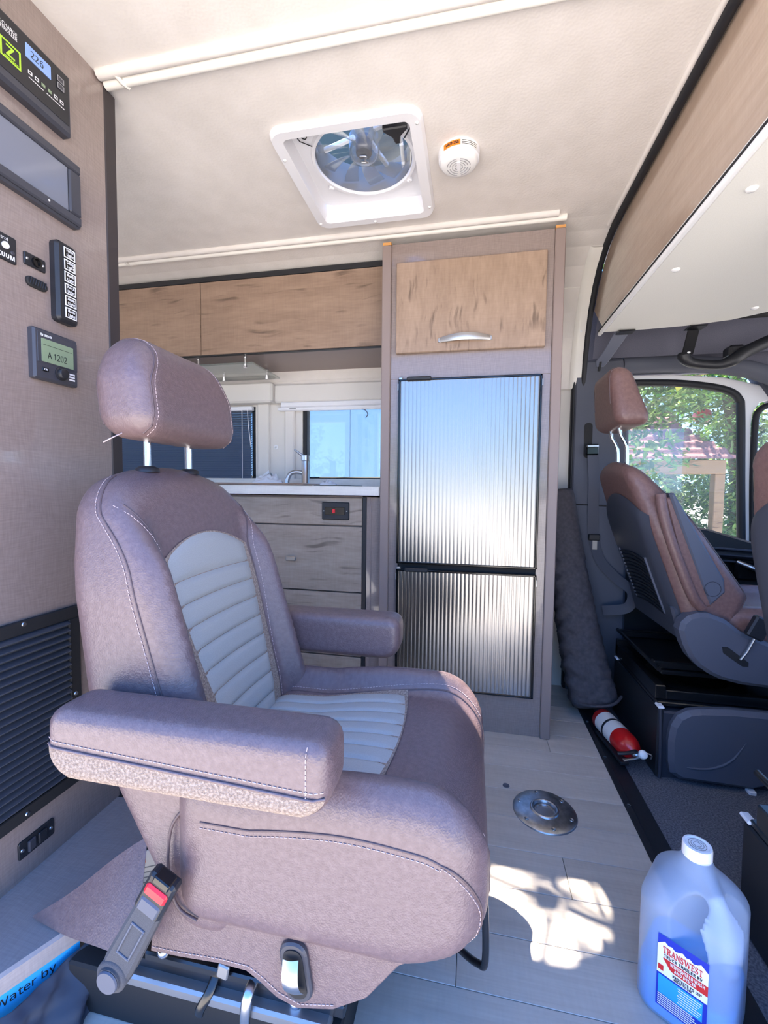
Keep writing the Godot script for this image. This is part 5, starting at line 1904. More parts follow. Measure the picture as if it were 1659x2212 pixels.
	b.prism(frame_out, -2.30, -2.255, 0.003)
	obj("door_frame", b, M.white_plastic, w3)
	b = mb()
	b.bx(0.66, 1.2, 0.70, 1.46, -2.262, -2.258)
	obj("pane", b, M.glass, w3)
	var w4 := structure("window_4", "small fixed quarter window ahead of the driver's window")
	b = mb()
	b.tube(arc_pts([Vector3(1.252, 0.72, -2.25), Vector3(1.238, 1.0, -2.25), Vector3(1.235, 1.25, -2.25), Vector3(1.245, 1.31, -2.25), Vector3(1.285, 1.335, -2.25), Vector3(1.34, 1.31, -2.25), Vector3(1.6, 1.12, -2.25)], 6), 0.013, 10)
	obj("seal", b, M.black_rubber, w4)
	obj("pane", mb().prism(PackedVector2Array([Vector2(1.245, 0.70), Vector2(1.235, 1.31), Vector2(1.29, 1.345), Vector2(1.7, 1.05), Vector2(1.9, 0.70)]), -2.262, -2.258), M.glass, w4)
	obj("apillar", mb().prism(PackedVector2Array([Vector2(1.29, 1.36), Vector2(1.95, 0.70), Vector2(2.3, 0.70), Vector2(2.3, 1.5), Vector2(1.2, 1.5)]), -2.30, -2.24, 0.003), M.pillar_grey, w4).name = "windscreen_pillar"
	# --- straps and grab handle by the roof
	var s1 := thing("hanger_strap", "black metal strap hanging from the shelf by the door pillar", "strap", Vector3.ZERO)
	b = mb()
	b.prism(PackedVector2Array([Vector2(0.555, 1.60), Vector2(0.615, 1.60), Vector2(0.55, 1.475), Vector2(0.535, 1.452), Vector2(0.505, 1.452), Vector2(0.50, 1.475), Vector2(0.525, 1.52)]), 0.0, 0.006, 0.002, Transform3D(Basis(Vector3.RIGHT, 0.55), Vector3(0, 1.6, -1.94)) * Transform3D(Basis(), Vector3(0, -1.6, 0)))
	obj("strap", b, M.grey_plastic, s1)
	obj("strap_foot", mb().bx(0.555, 0.615, 1.577, 1.583, -1.94, -1.895, 0.002), M.black_metal, s1)
	obj("slot", mb().box(Vector3(0.519, 1.475, -2.012), Vector3(0.012, 0.042, 0.006), 0.002, Basis(Vector3.RIGHT, 0.55)), M.black_matt, s1)
	var gh := thing("grab_handle", "black roof grab handle on a metal strap above the driver's window", "handle", Vector3.ZERO)
	obj("strap", mb().box(Vector3(0.835, 1.545, -1.955), Vector3(0.042, 0.105, 0.005), 0.002, Basis(Vector3.RIGHT, 0.5)), M.black_metal, gh)
	obj("strap_foot", mb().bx(0.80, 0.862, 1.578, 1.583, -1.94, -1.885, 0.002), M.black_metal, gh)
	obj("grip", mb().tube(arc_pts([Vector3(0.832, 1.512, -2.0), Vector3(0.838, 1.487, -2.0), Vector3(0.87, 1.468, -2.0), Vector3(0.95, 1.458, -2.0), Vector3(1.0, 1.47, -2.0), Vector3(1.06, 1.51, -2.0), Vector3(1.2, 1.575, -2.0)], 6), [0.022, 0.023, 0.024, 0.024, 0.024, 0.023, 0.023, 0.022, 0.021, 0.02, 0.02, 0.019, 0.019, 0.019, 0.019, 0.019, 0.019, 0.019, 0.019, 0.019, 0.019, 0.02, 0.021, 0.022, 0.023, 0.024, 0.024, 0.024, 0.024, 0.024, 0.024, 0.024, 0.024, 0.024, 0.024, 0.024, 0.024], 12), M.black_plastic, gh)
	obj("bolt", mb().lathe([Vector2(0.007, 0), Vector2(0.007, 0.004), Vector2(0, 0.005)], 12, Transform3D(Basis(Vector3.RIGHT, PI / 2), Vector3(0.838, 1.508, -1.977))), M.steel, gh)
	obj("hinge_block", mb().box(Vector3(1.03, 1.515, -2.04), Vector3(0.06, 0.05, 0.06), 0.01), M.black_plastic, gh)
	# --- driver's belt
	var bt := thing("seat_belt", "grey driver's seat belt hanging down the door pillar", "belt", Vector3.ZERO)
	obj("upper_anchor", mb().box(Vector3(0.532, 1.135, -2.14), Vector3(0.055, 0.05, 0.03), 0.006), M.black_gloss, bt)
	obj("anchor_cap", mb().box(Vector3(0.53, 1.15, -2.12), Vector3(0.05, 0.012, 0.012), 0.003), M.steel, bt)
	obj("anchor_slot", mb().prism(rounded(0.035, 0.16, 0.015, 5), 0.0, 0.002, 0.0, Transform3D(Basis(), Vector3(0.52, 1.18, -2.1648))), M.black_matt, bp)
	var web := func(pts: Array, half: float, nrm: Vector3) -> MB:
		var pp := arc_pts(pts, 8)
		var g := mb()
		for sd in 2:
			g.grid(2, pp.size() - 1, func(u, v):
				var i := int(round(v * (pp.size() - 1)))
				var tg2 := (pp[mini(i + 1, pp.size() - 1)] - pp[maxi(i - 1, 0)]).normalized()
				return pp[i] + tg2.cross(nrm).normalized() * (u - 0.5) * 2.0 * half + nrm * sd * 0.0016, sd == 0)
		return g
	obj("webbing", web.call([Vector3(0.535, 1.115, -2.135), Vector3(0.545, 1.0, -2.14), Vector3(0.548, 0.85, -2.145), Vector3(0.552, 0.745, -2.15)], 0.023, Vector3(0, 0, 1)), M.belt, bt)
	obj("tongue", mb().box(Vector3(0.556, 0.735, -2.145), Vector3(0.05, 0.03, 0.014), 0.004), M.black_plastic, bt)
	obj("tongue_plate", mb().box(Vector3(0.56, 0.70, -2.145), Vector3(0.022, 0.045, 0.003), 0.001), M.steel, bt)
	obj("webbing", web.call([Vector3(0.556, 0.725, -2.15), Vector3(0.585, 0.63, -2.145), Vector3(0.65, 0.555, -2.13), Vector3(0.71, 0.50, -2.10), Vector3(0.69, 0.43, -2.09), Vector3(0.60, 0.40, -2.13)], 0.022, Vector3(0, 0.25, 0.97)), M.belt, bt)
	# --- seats
	var back_m := net(d_cab_back, Vector3(0.42, 0.42, DZ - 0.27), Vector3(0.95, 1.10, DZ + 0.27), 0.0125).commit()
	var head_m := net(d_cab_head, Vector3(0.42, 1.15, DZ - 0.18), Vector3(0.66, 1.43, DZ + 0.18), 0.0095).commit()
	var seat_m := net(d_cab_seat, Vector3(0.62, 0.37, DZ - 0.27), Vector3(1.24, 0.6, DZ + 0.27), 0.015).commit()
	var ds := cab_seat("driver_seat", "brown leather driver's seat with dark back shell and mesh pocket", back_m, head_m, seat_m, Vector3.ZERO, Vector3.ZERO, 1.0)
	# moulded side cover with the belt buckle
	var val := PackedVector2Array([Vector2(0.674, 0.497), Vector2(0.68, 0.525), Vector2(0.700, 0.547), Vector2(0.73, 0.558), Vector2(0.759, 0.558), Vector2(0.807, 0.540), Vector2(0.854, 0.503), Vector2(0.93, 0.475), Vector2(1.15, 0.45), Vector2(1.15, 0.34), Vector2(0.94, 0.329), Vector2(0.862, 0.333), Vector2(0.80, 0.345), Vector2(0.769, 0.358), Vector2(0.735, 0.38), Vector2(0.708, 0.41), Vector2(0.688, 0.45)])
	var vc := obj("side_cover", mb().prism(val, -0.05, 0.0, 0.012, Transform3D(Basis(), Vector3(0, 0, -1.555))), M.grey_plastic, ds)
	obj("recess", mb().prism(PackedVector2Array([Vector2(0.796, 0.455), Vector2(0.812, 0.455), Vector2(0.872, 0.41), Vector2(0.872, 0.396), Vector2(0.855, 0.396), Vector2(0.80, 0.435)]), 0.0, 0.0015, 0.0, Transform3D(Basis(), Vector3(0, 0, -1.555))), M.black_matt, vc)
	obj("buckle_stem", mb().tube(PackedVector3Array([Vector3(0.845, 0.42, -1.55), Vector3(0.86, 0.45, -1.545), Vector3(0.875, 0.495, -1.54)]), 0.007, 8, true, 0.4), M.steel, ds)
	obj("buckle", mb().box(Vector3(0.885, 0.527, -1.54), Vector3(0.05, 0.07, 0.026), 0.005, Basis(Vector3.BACK, -0.42)), M.black_plastic, ds)
	# the passenger's backrest is set more upright
	var ps := cab_seat("passenger_seat", "brown leather passenger seat at the photo's right edge", back_m, head_m, seat_m, Vector3(-0.095, 0.107, 0.93), Vector3(0.03, 0, 0), -1.0)
	ps.rotation.z = -0.15
	(ps.get_node("seat_cushion") as Node3D).position = Vector3(0.08, 0.075, 0.0)
	var pd := pedestal("swivel_pedestal", "black boxed swivel pedestal under the driver's seat", Vector3(0.632, -0.01, -1.575), 1.0)
	# rounded plastic cover on the aisle side of the driver's base
	var cov := PackedVector2Array([Vector2(0.022, 0.14), Vector2(0.028, 0.19), Vector2(0.045, 0.225), Vector2(0.075, 0.246), Vector2(0.11, 0.254), Vector2(0.2, 0.262), Vector2(0.45, 0.262), Vector2(0.45, 0.10), Vector2(0.34, 0.07), Vector2(0.30, 0.02), Vector2(0.27, 0.008), Vector2(0.06, 0.012), Vector2(0.032, 0.03), Vector2(0.024, 0.07)])
	var pc := obj("base_cover", mb().prism(cov, 0.0, 0.03, 0.014, Transform3D(Basis(), Vector3(0, 0, 0.004))), M.grey_plastic, pd)
	obj("swoosh_rib", mb().tube(arc_pts([Vector3(0.075, 0.06, 0.034), Vector3(0.14, 0.065, 0.034), Vector3(0.2, 0.1, 0.034), Vector3(0.24, 0.165, 0.034)], 6), [0.001, 0.002, 0.003, 0.0035, 0.004, 0.004, 0.004, 0.004, 0.0045, 0.0045, 0.0045, 0.004, 0.004, 0.004, 0.0035, 0.003, 0.002, 0.001, 0.001], 8), M.grey_plastic, pc)
	obj("cover_clip", mb().box(Vector3(0.265, 0.0, 0.025), Vector3(0.024, 0.018, 0.024), 0.004), M.print_white, pd)
	pedestal("swivel_pedestal", "black vinyl-sided swivel pedestal under the passenger seat, behind the blue jug", Vector3(0.612, -0.01, -1.06), -1.0)


# ---------------------------------------------------------------- things on the floor
static func jug_half(y: float) -> float:
	if y < 0.2:
		return 0.0755
	return lerpf(0.0755, 0.0215, pow(ss(0.195, 0.292, y), 1.15))


static func d_jug(p: Vector3) -> float:
	var hs := jug_half(p.y)
	var r := minf(hs * 0.98, 0.036)
	var e := Vector2(absf(p.x), absf(p.z)) - Vector2(hs - r, hs - r)
	var d := (e.max(Vector2.ZERO).length() + minf(maxf(e.x, e.y), 0.0) - r) * 0.75
	var dy := absf(p.y - 0.147) - 0.147
	var f := Vector2(d + 0.01, dy + 0.01)
	d = f.max(Vector2.ZERO).length() + minf(maxf(f.x, f.y), 0.0) - 0.01
	# handle at the (+x, +z) corner
	var rad := (p.x + p.z) * 0.70711
	var per := absf(p.x - p.z) * 0.70711
	var q := Vector3(rad, p.y, per)
	var cut := caps_d(Vector3(rad, p.y, 0), Vector3(0.047, 0.235, 0), Vector3(0.057, 0.165, 0), 0.013, 0.018)
	d = maxf(d, -cut)
	var h := minf(caps_d(q, Vector3(0.012, 0.272, 0), Vector3(0.05, 0.252, 0), 0.016, 0.013), minf(caps_d(q, Vector3(0.05, 0.252, 0), Vector3(0.075, 0.205, 0), 0.013, 0.0125), caps_d(q, Vector3(0.075, 0.205, 0), Vector3(0.082, 0.165, 0), 0.0125, 0.014)))
	return smin(d, h, 0.012)


func build_floor_things() -> void:
	var b: MB
	# table-leg socket let into the floor
	var fp := thing("table_leg_socket", "round zinc table-leg socket plate screwed to the plank floor", "floor plate", Vector3(0.231, 0.0, -1.307))
	obj("plate", mb().lathe([Vector2(0.0905, 0), Vector2(0.0905, 0.002), Vector2(0.088, 0.0045), Vector2(0.06, 0.0075), Vector2(0.042, 0.0085), Vector2(0.039, 0.013), Vector2(0.034, 0.0135), Vector2(0.031, 0.011), Vector2(0.030, 0.003), Vector2(0.024, 0.002), Vector2(0, 0.002)], 48), M.zinc, fp)
	obj("socket_well", mb().lathe([Vector2(0, 0.0022), Vector2(0.0245, 0.0022), Vector2(0.0245, 0.004), Vector2(0.028, 0.004)], 24), M.steel, fp)
	for k in 6:
		var a := TAU * k / 6.0 + 0.35
		obj("screw", mb().lathe([Vector2(0.0065, 0), Vector2(0.006, 0.0015), Vector2(0.004, 0.0015), Vector2(0.003, 0.0005), Vector2(0, 0.0005)], 12, Transform3D(Basis(), Vector3(cos(a) * 0.074, 0.0062, sin(a) * 0.074))), M.steel, fp)
	var pl := obj("floor_plug", mb().lathe([Vector2(0.011, 0), Vector2(0.0105, 0.0016), Vector2(0.008, 0.0016), Vector2(0.007, 0.0008), Vector2(0, 0.0008)], 16, Transform3D(Basis(), Vector3(0.128, 0, -1.40))), M.grey_plastic)
	tag(pl, "tiny grey plug in the floor beside the round socket plate", "plug")
	# jug of washer fluid
	var j := thing("washer_fluid_jug", "translucent jug of blue washer fluid with white cap on the floor", "jug", Vector3(0.4185, 0.0, -0.861), -0.611)
	var jb := net(d_jug, Vector3(-0.1, -0.012, -0.1), Vector3(0.1, 0.31, 0.1), 0.0042)
	obj("bottle", jb, M.jug_plastic, j)
	var liquid := func(p: Vector3) -> float: return maxf(d_jug(p) + 0.0022, p.y - 0.08)
	obj("fluid", net(liquid, Vector3(-0.09, 0.0, -0.09), Vector3(0.09, 0.115, 0.09), 0.0045), M.washer_fluid, j)
	obj("cap", mb().lathe([Vector2(0.0215, 0.284), Vector2(0.0235, 0.285), Vector2(0.0235, 0.302), Vector2(0.0225, 0.306), Vector2(0.019, 0.3065), Vector2(0.018, 0.305), Vector2(0, 0.305)], 36), M.white_plastic, j)
	for k in 3:
		var ring := PackedVector3Array()
		for i in 17:
			var a := TAU * i / 16.0
			ring.append(Vector3(cos(a) * (0.006 + 0.004 * k), 0.3053, sin(a) * (0.006 + 0.004 * k)))
		obj("cap_ring", mb().tube(ring, 0.0006, 4, false), M.print_grey, j)
	# label on the flat of the jug: bowed a little with the side
	var bow := func(x: float, y: float, lift: float) -> Vector3:
		return Vector3(x, y, 0.0757 + lift * 0.8)
	var patch := func(x0: float, x1: float, y0: float, y1: float, lift: float) -> MB:
		return mb().grid(10, 8, func(u, v): return bow.call(lerpf(x0, x1, u), lerpf(y0, y1, v), lift))
	var lb := obj("label", patch.call(-0.037, 0.037, 0.03, 0.163, 0.0016), M.print_blue, j)
	# white field with a mountain skyline on top
	var sky := [0.0, 0.5, 0.95, 0.55, 0.75, 0.35, 0.6, 0.9, 0.5, 0.7, 0.3, 0.55, 1.0, 0.6, 0.2]
	var white := mb()
	white.grid(14, 4, func(u, v):
		var k: int = int(round(u * 14))
		return bow.call(lerpf(-0.037, 0.037, u), lerpf(0.092 + 0.0 * u, 0.144 + sky[k] * 0.010, v), 0.0022))
	obj("label_field", white, M.paper, lb)
	obj("label_band", mb().grid(12, 2, func(u, v):
		var x: float = lerpf(-0.028, 0.037, u)
		return bow.call(x, lerpf(maxf(0.106, 0.122 - (x + 0.028) * 1.3), 0.124, v), 0.0026)), M.print_red, lb)
	obj("label_panel", patch.call(-0.034, 0.031, 0.055, 0.089, 0.0022), M.skyblue, lb)
	obj("flag_patch", patch.call(-0.035, -0.027, 0.098, 0.108, 0.0026), M.orange.duplicate(), lb).material_override = M.print_red
	var lines := [["TRANSWEST", 0.0115, 0.058, 0.139, 0.0, M.print_red], ["TRUCK TRAILER RV", 0.005, 0.056, 0.1285, 0.001, M.print_black], ["WINDSHIELD WASH", 0.0058, 0.05, 0.1192, 0.008, M.print_white], ["AND DEICER", 0.0052, 0.032, 0.1113, 0.005, M.print_white], ["PROTECTS TO -20°", 0.0045, 0.042, 0.1005, 0.008, M.print_black], ["READY TO USE", 0.0034, 0.026, 0.0955, 0.002, M.print_black]]
	for ln in lines:
		var z: Vector3 = bow.call(ln[4], ln[3], 0.0032)
		words("lettering", ln[0], ln[1], ln[5], lb, z, ln[2], font_serif if ln[0] == "TRANSWEST" else font_bold)
	for k in 7:
		obj("fine_print", patch.call(-0.005 + 0.001 * (k % 3), 0.03 - 0.002 * (k % 4), 0.084 - k * 0.0042, 0.0855 - k * 0.0042, 0.0027), M.print_white, lb)
	for k in 6:
		obj("fine_print", patch.call(-0.034, 0.018 + 0.003 * (k % 3), 0.0525 - k * 0.0038, 0.0543 - k * 0.0038, 0.0027), M.print_white, lb)
	# extinguisher on its side
	var ex := thing("fire_extinguisher", "small red fire extinguisher lying beside the black bag", "extinguisher", Vector3.ZERO)
	var a0 := Vector3(0.528, 0.04, -1.835)
	var a1 := Vector3(0.568, 0.048, -1.60)
	var ay := (a1 - a0).normalized()
	var axx := ay.cross(UP).normalized()
	var frm := Transform3D(Basis(axx, ay, axx.cross(ay)), a0)
	var ln2 := a0.distance_to(a1)
	obj("cylinder", mb().lathe([Vector2(0, 0), Vector2(0.036, 0.002), Vector2(0.041, 0.01), Vector2(0.041, ln2 - 0.05), Vector2(0.0385, ln2 - 0.03), Vector2(0.031, ln2 - 0.012), Vector2(0.018, ln2 - 0.001), Vector2(0.013, ln2 + 0.004)], 32, frm), M.red_paint, ex)
	obj("paper_label", mb().grid(16, 1, func(u, v):
		var a: float = lerpf(-2.3, 0.5, u)
		return frm * Vector3(cos(a) * 0.0416, lerpf(0.035, ln2 - 0.085, v), -sin(a) * 0.0416)), M.paper, ex)
	obj("strap", mb().lathe([Vector2(0.0418, 0.088), Vector2(0.0432, 0.089), Vector2(0.0432, 0.098), Vector2(0.0418, 0.099)], 32, frm), M.black_rubber, ex)
	obj("bracket", mb().box(a0.lerp(a1, 0.6) + Vector3(-0.03, -0.035, 0.01), Vector3(0.03, 0.012, 0.2), 0.003, Basis(UP, 0.16)), M.black_plastic, ex)
	obj("valve", mb().lathe([Vector2(0.012, ln2), Vector2(0.013, ln2 + 0.004), Vector2(0.013, ln2 + 0.024), Vector2(0.009, ln2 + 0.028), Vector2(0, ln2 + 0.03)], 16, frm), M.steel, ex)
	obj("lever", mb().tube(arc_pts([frm * Vector3(0.0, ln2 + 0.02, 0.012), frm * Vector3(0.012, ln2 + 0.032, 0.02), frm * Vector3(0.045, ln2 + 0.036, 0.016), frm * Vector3(0.07, ln2 + 0.03, 0.012)], 4), 0.007, 8, true, 0.6), M.black_plastic, ex)
	obj("lever", mb().tube(arc_pts([frm * Vector3(0.0, ln2 + 0.028, 0.0), frm * Vector3(0.02, ln2 + 0.045, 0.004), frm * Vector3(0.06, ln2 + 0.05, 0.0)], 4), 0.006, 8, true, 0.6), M.steel, ex)
	obj("gauge", mb().lathe([Vector2(0.014, 0), Vector2(0.014, 0.012), Vector2(0.011, 0.016), Vector2(0, 0.017)], 18, Transform3D(Basis(Vector3.RIGHT, 0.9), frm * Vector3(-0.012, ln2 + 0.03, 0.008))), M.white_gloss, ex)
	obj("pull_pin", mb().tube(arc_pts([frm * Vector3(-0.006, ln2 + 0.03, 0.02), frm * Vector3(-0.03, ln2 + 0.05, 0.02), frm * Vector3(-0.02, ln2 + 0.065, 0.015)], 4), 0.0022, 6), M.steel, ex)
	# long soft bag leaning against the wall
	var bg := thing("soft_bag", "long black cloth bag standing between tall cabinet and driver's seat", "bag", Vector3.ZERO)
	var path := arc_pts([Vector3(0.388, 0.955, -2.095), Vector3(0.40, 0.85, -2.08), Vector3(0.425, 0.65, -2.06), Vector3(0.455, 0.42, -2.02), Vector3(0.492, 0.2, -1.965), Vector3(0.525, 0.045, -1.905)], 10)
	var wn := noise(55, 1.0, 3)
	b = mb()
	var np := path.size() - 1
	b.grid(40, 90, func(u, v):
		var k: float = v * np
		var i := mini(int(k), np - 1)
		var c := path[i].lerp(path[i + 1], k - i)
		var tg := (path[i + 1] - path[i]).normalized()
		var sx := tg.cross(Vector3(0, 0, 1)).normalized()
		var sz := sx.cross(tg)
		var end: float = pow(clampf(1.0 - pow(absf(2.0 * v - 1.0), 26.0), 0.0, 1.0), 0.5)
		var a: float = u * TAU
		var rx: float = lerpf(0.058, 0.094, ss(0.0, 1.0, v))
		var rz: float = lerpf(0.05, 0.068, v)
		var wr: float = wn.get_noise_3d(cos(a) * 2.2, v * 26.0, sin(a) * 2.2) * 0.01 * ss(0.15, 0.5, v) + wn.get_noise_3d(cos(a) * 3.0 + 7.0, v * 60.0, sin(a) * 3.0) * 0.0015 + 0.005 * sin(v * 95.0 + 2.5 * sin(a * 2.0 + v * 9.0)) * ss(0.2, 0.5, v) * ss(-0.2, 0.6, cos(a))
		var sq: float = 1.0 / pow(pow(absf(cos(a)), 3.2) + pow(absf(sin(a)), 3.2), 1.0 / 3.2)
		return c + (sx * cos(a) * (rx * sq + wr) + sz * sin(a) * (rz * sq + wr)) * end, true, true)
	obj("body", b, M.bag_cloth, bg)
	obj("hem", mb().tube(arc_pts([Vector3(0.44, 0.075, -1.87), Vector3(0.50, 0.085, -1.835), Vector3(0.57, 0.10, -1.835), Vector3(0.61, 0.12, -1.87)], 5), 0.006, 8), M.bag_cloth, bg)


# ---------------------------------------------------------------- outdoors
func leaf_mesh(l: float, w: float) -> ArrayMesh:
	var b := mb()
	var r := [[0.0, 0.02], [0.3, 0.9], [0.62, 0.75], [1.0, 0.03]]
	for i in 3:
		for s in [-1.0, 1.0]:
			var a0 := Vector3(0, -0.12 * l * r[i][0] * r[i][0], r[i][0] * l)
			var a1 := Vector3(0, -0.12 * l * r[i + 1][0] * r[i + 1][0], r[i + 1][0] * l)
			var e0: Vector3 = a0 + Vector3(s * w * r[i][1], 0.25 * w * r[i][1], 0)
			var e1: Vector3 = a1 + Vector3(s * w * r[i + 1][1], 0.25 * w * r[i + 1][1], 0)
			if s > 0:
				b.quad(a0, a1, e1, e0)
			else:
				b.quad(a0, e0, e1, a1)
	return b.commit()


# a crown of leaves: sprays of leaves round points inside the given balls
func crown(parent: Node3D, balls: Array, count: int, leaf: ArrayMesh, m: StandardMaterial3D, tones: Array) -> void:
	var mm := MultiMesh.new()
	mm.transform_format = MultiMesh.TRANSFORM_3D
	mm.use_colors = true
	mm.mesh = leaf
	var sprays := []
	var total := 0.0
	for q in balls:
		total += pow(q[1], 2.0)
	for q in balls:
		var n := int(count * pow(q[1], 2.0) / total / 12.0) + 1
		for i in n:
			var d := Vector3(rng.randfn(), rng.randfn(), rng.randfn()).normalized()
			sprays.append([q[0] + d * q[1] * pow(rng.randf(), 0.45) * Vector3(1, 0.85, 1), d])
	var xs := []
	var cs := []
	for s in sprays:
		var tone: Color = tones[rng.randi() % tones.size()]
		var dir: Vector3 = (s[1] + Vector3(rng.randfn(), rng.randfn() * 0.4 - 0.2, rng.randfn()) * 0.5).normalized()
		for k in 12:
			var p: Vector3 = s[0] + dir * (k / 12.0) * 0.32 + Vector3(rng.randfn(), rng.randfn(), rng.randfn()) * 0.015
			var z := (dir * 0.5 + Vector3(rng.randfn(), rng.randfn() * 0.6 - 0.2, rng.randfn()) * 0.7).normalized()
			var x := z.cross(UP + Vector3(rng.randfn(), 0, rng.randfn()) * 0.4).normalized()
			var sc := rng.randf_range(0.7, 1.25)
			xs.append(Transform3D(Basis(x, z.cross(x), z).scaled(Vector3(sc, sc, sc)), p))
			var c := tone.lerp(tones[rng.randi() % tones.size()], 0.3)
			var f := rng.randf_range(0.8, 1.2)
			cs.append(Color(c.r * f, c.g * f, c.b * f).srgb_to_linear())
	mm.instance_count = xs.size()
	for i in xs.size():
		mm.set_instance_transform(i, xs[i])
		mm.set_instance_color(i, cs[i])
	var o := MultiMeshInstance3D.new()
	o.name = "foliage"
	o.multimesh = mm
	o.material_override = m
	o.set_meta("kind", "stuff")
	parent.add_child(o, true)


func build_outside() -> void:
	var b: MB
	var m := mat("leaf", Color.WHITE, 0.5)
	m.vertex_color_use_as_albedo = true
	m.cull_mode = BaseMaterial3D.CULL_DISABLED
	m.backlight_enabled = true
	m.backlight = c8(120, 150, 60)
	m = mat("bark", Color.WHITE, 0.9)
	m.albedo_texture = ntex(noise(201, 0.05, 4), c8(70, 58, 48), c8(120, 104, 88), 256)
	tri_map(m, 2.0)
	m = mat("gravel", Color.WHITE, 0.95)
	m.albedo_texture = ntex(noise(202, 0.2, 4), c8(136, 131, 126), c8(184, 180, 175), 512)
	tri_map(m, 0.6)
	m = mat("siding", c8(112, 154, 184), 0.5)
	m = mat("roof_tin", Color.WHITE, 0.6)
	m.albedo_texture = ntex(noise(203, 0.06, 4), c8(92, 58, 60), c8(146, 108, 106), 256)
	tri_map(m, 2.0)
	m = mat("timber", Color.WHITE, 0.8)
	m.albedo_texture = wood_tex(210, c8(156, 130, 98), c8(104, 80, 58))
	tri_map(m, 0.8)
	m = mat("yellow", c8(240, 214, 60), 0.6)
	m.backlight_enabled = true
	m.backlight = c8(120, 110, 30)
	var gd := obj("ground", mb().bx(-60, 60, -0.75, -0.55, -60, 60), M.gravel)
	gd.set_meta("kind", "structure")
	gd.set_meta("label", "pale gravel yard")
	# neighbour's pale wall seen through the kitchen window
	var nw := thing("neighbour_trailer", "smooth pale blue-white trailer side outside the kitchen window", "trailer", Vector3(0, 0, -4.0))
	for k in 6:
		obj("side_sheet", mb().bx(-7.14 + k * 1.2, -5.943 + k * 1.2, -0.35, 2.9, -0.1, 0.0, 0.003), M.siding, nw)
	obj("backing", mb().bx(-7.14, 0.06, -0.35, 2.9, -2.4, -0.1), M.siding, nw)
	for k in 3:
		obj("wheel", mb().lathe([Vector2(0, -0.1), Vector2(0.3, -0.1), Vector2(0.33, -0.06), Vector2(0.33, 0.06), Vector2(0.3, 0.1), Vector2(0, 0.1)], 24, Transform3D(Basis(Vector3.RIGHT, PI / 2), Vector3(-6.0 + k * 2.2, -0.24, -0.25))), M.black_rubber, nw)
	# shed beyond the driver's window
	var sh := thing("open_shed", "timber shed with a rusty red corrugated roof outside the driver's window", "shed", Vector3(0, 0, -6.0))
	b = mb()
	for sd in 2:
		b.grid(4, 96, func(u, v):
			var low := Vector3(lerpf(1.2, 3.1, u), 1.345, 0.12)
			var high := Vector3(lerpf(1.2, 2.45, u), 2.15, -0.95)
			return low.lerp(high, v) + Vector3(0, 0.8, 0.6) * 0.022 * sin(v * TAU * 8.5) + Vector3(0, sd * 0.004, 0), sd == 0)
	obj("corrugated_roof", b, M.roof_tin, sh)
	obj("beam", mb().bx(1.3, 2.975, 1.165, 1.335, -0.1, 0.08, 0.008), M.timber, sh)
	obj("post", mb().bx(2.885, 2.995, -0.55, 1.165, -0.09, 0.03, 0.006), M.timber, sh)
	obj("post", mb().bx(1.5, 1.61, -0.55, 1.165, -0.09, 0.03, 0.006), M.timber, sh)
	obj("brace", mb().bx(2.2, 3.0, 0.36, 0.44, -0.06, 0.0, 0.006), M.timber, sh)
	var fg := thing("pennant", "yellow triangular pennant hanging among the leaves", "pennant", Vector3(1.705, 1.865, -4.2))
	obj("cloth", mb().prism(PackedVector2Array([Vector2(-0.045, 0.07), Vector2(0.045, 0.07), Vector2(0.02, -0.12)]), -0.002, 0.002), M.yellow, fg)
	obj("string", mb().tube(arc_pts([Vector3(-0.8, 0.2, 0), Vector3(0.0, 0.06, 0), Vector3(0.9, 0.22, 0)], 6), 0.004, 5), M.timber, fg)
	var rl := thing("red_lantern", "round red lantern half hidden by leaves outside the driver's window", "lantern", Vector3(3.25, 2.05, -7.15))
	obj("ball", mb().lathe([Vector2(0, -0.12), Vector2(0.06, -0.105), Vector2(0.11, -0.05), Vector2(0.12, 0), Vector2(0.11, 0.05), Vector2(0.06, 0.105), Vector2(0, 0.12)], 20), M.red_paint, rl)
	obj("cord", mb().tube(PackedVector3Array([Vector3(0, 0.12, 0), Vector3(0, 0.8, 0)]), 0.006, 5), M.black_matt, rl)
	# leaves near the driver's window
	var lf := leaf_mesh(0.085, 0.02)
	var lf2 := leaf_mesh(0.16, 0.045)
	var deep := [c8(62, 96, 52), c8(78, 116, 58), c8(54, 84, 52), c8(98, 132, 60)]
	var light := [c8(128, 160, 74), c8(104, 142, 66), c8(150, 176, 84)]
	var t1 := thing("locust_tree", "feathery green tree hanging down beside the driver's headrest", "tree", Vector3(1.45, -0.55, -4.9))
	obj("trunk", mb().tube(arc_pts([Vector3(0, 0, 0), Vector3(0.05, 1.2, -0.05), Vector3(-0.1, 2.4, 0.0), Vector3(0.1, 3.6, 0.1)], 5), 0.09, 10), M.bark, t1)
	crown(t1, [[Vector3(0.1, 2.6, 0.1), 0.55], [Vector3(-0.3, 3.2, 0.0), 0.7], [Vector3(0.55, 3.0, 0.2), 0.5], [Vector3(0.05, 1.9, 0.15), 0.36], [Vector3(-0.5, 2.2, 0.1), 0.5]], 9000, lf, M.leaf, deep + light)
	var t2 := thing("leafy_tree", "darker leafy tree behind the shed's right end", "tree", Vector3(3.6, -0.55, -7.0))
	obj("trunk", mb().tube(arc_pts([Vector3(0, 0, 0), Vector3(0.1, 1.5, 0), Vector3(-0.1, 3.2, 0)], 5), 0.12, 10), M.bark, t2)
	obj("bough", mb().tube(arc_pts([Vector3(-0.1, 3.2, 0), Vector3(-0.25, 3.4, -0.1), Vector3(-0.5, 3.4, -0.16)], 4), 0.03, 8), M.bark, t2)
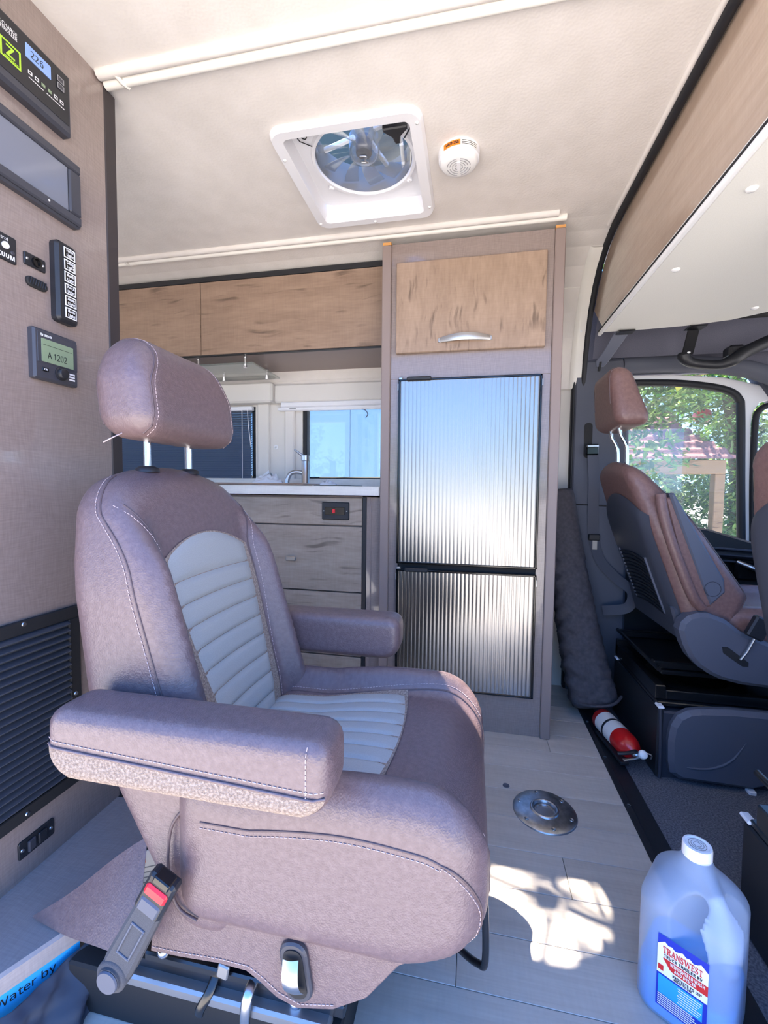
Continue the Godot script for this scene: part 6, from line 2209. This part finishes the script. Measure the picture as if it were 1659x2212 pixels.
	crown(t2, [[Vector3(-0.3, 2.6, 0.4), 0.7], [Vector3(0.3, 2.9, 0.0), 0.9], [Vector3(-0.9, 3.4, 0.0), 0.8], [Vector3(-0.2, 1.7, 0.3), 0.55]], 9000, lf, M.leaf, deep + [c8(132, 164, 76)])
	var hedge := [c8(96, 132, 70), c8(120, 152, 84), c8(146, 172, 100), c8(80, 112, 64)]
	for k in 4:
		var h := thing("hedge_bush", ["bright bush under the shed beam, furthest left", "bright bush below the shed beam, left of its post", "bright bush right of the shed's timber post", "bright bush ahead of the quarter window"][k], "bush", Vector3(1.75 + k * 0.75, -0.55, -6.9 + 0.15 * (k % 2)), 0.0, "bushes behind the shed")
		obj("stem", mb().tube(PackedVector3Array([Vector3.ZERO, Vector3(0.02, 0.6, 0)]), 0.04, 8), M.bark, h)
		crown(h, [[Vector3(0, 0.7, 0), 0.55], [Vector3(0.1, 1.2, 0.0), 0.5], [Vector3(-0.2, 1.55, -0.1), 0.35]], 3000, lf, M.leaf, hedge)
	# a branch reaching over the roof dapples the sun that falls through the vent
	var ob := thing("overhanging_branch", "leafy branch reaching over the van roof", "branch", Vector3(-1.35, 5.6, -2.0))
	obj("limb", mb().tube(arc_pts([Vector3(-1.6, -0.6, -1.4), Vector3(-0.7, -0.1, -0.6), Vector3(0.1, 0.05, 0.0), Vector3(0.7, 0.1, 0.3)], 5), 0.02, 8), M.bark, ob)
	crown(ob, [[Vector3(-0.32, 0.05, -0.12), 0.2], [Vector3(0.28, 0.12, 0.16), 0.14], [Vector3(-0.9, 0.1, -0.5), 0.45]], 420, lf, M.leaf, deep)
	# dense trees further off, on both sides of the van
	var far := [[Vector3(0.8, -0.55, -11.0), 2.4, "broad tree far behind the shed, on the left"], [Vector3(4.5, -0.55, -11.5), 2.6, "broad tree far behind the shed, in the middle"], [Vector3(8.5, -0.55, -10.5), 2.5, "broad tree far behind the shed, on the right"], [Vector3(-7.5, -0.55, 13.0), 2.6, "yard tree facing the open door, furthest to the rear"], [Vector3(-2.2, -0.55, 14.5), 2.3, "yard tree straight out from the open door"], [Vector3(4.0, -0.55, 13.0), 2.4, "yard tree facing the open door, furthest to the front"]]
	for q in far:
		var h := thing("yard_tree", q[2], "tree", q[0], 0.0, "trees round the yard")
		var r: float = q[1]
		obj("trunk", mb().tube(arc_pts([Vector3.ZERO, Vector3(0.1, r * 0.5, 0), Vector3(0, r * 1.3, 0)], 4), 0.16, 10), M.bark, h)
		crown(h, [[Vector3(0, r * 1.0, 0), r * 0.75], [Vector3(r * 0.55, r * 0.75, 0.2), r * 0.5], [Vector3(-r * 0.55, r * 0.8, 0), r * 0.52], [Vector3(0, r * 1.5, 0), r * 0.5]], 3600, lf2, M.leaf, deep + light)
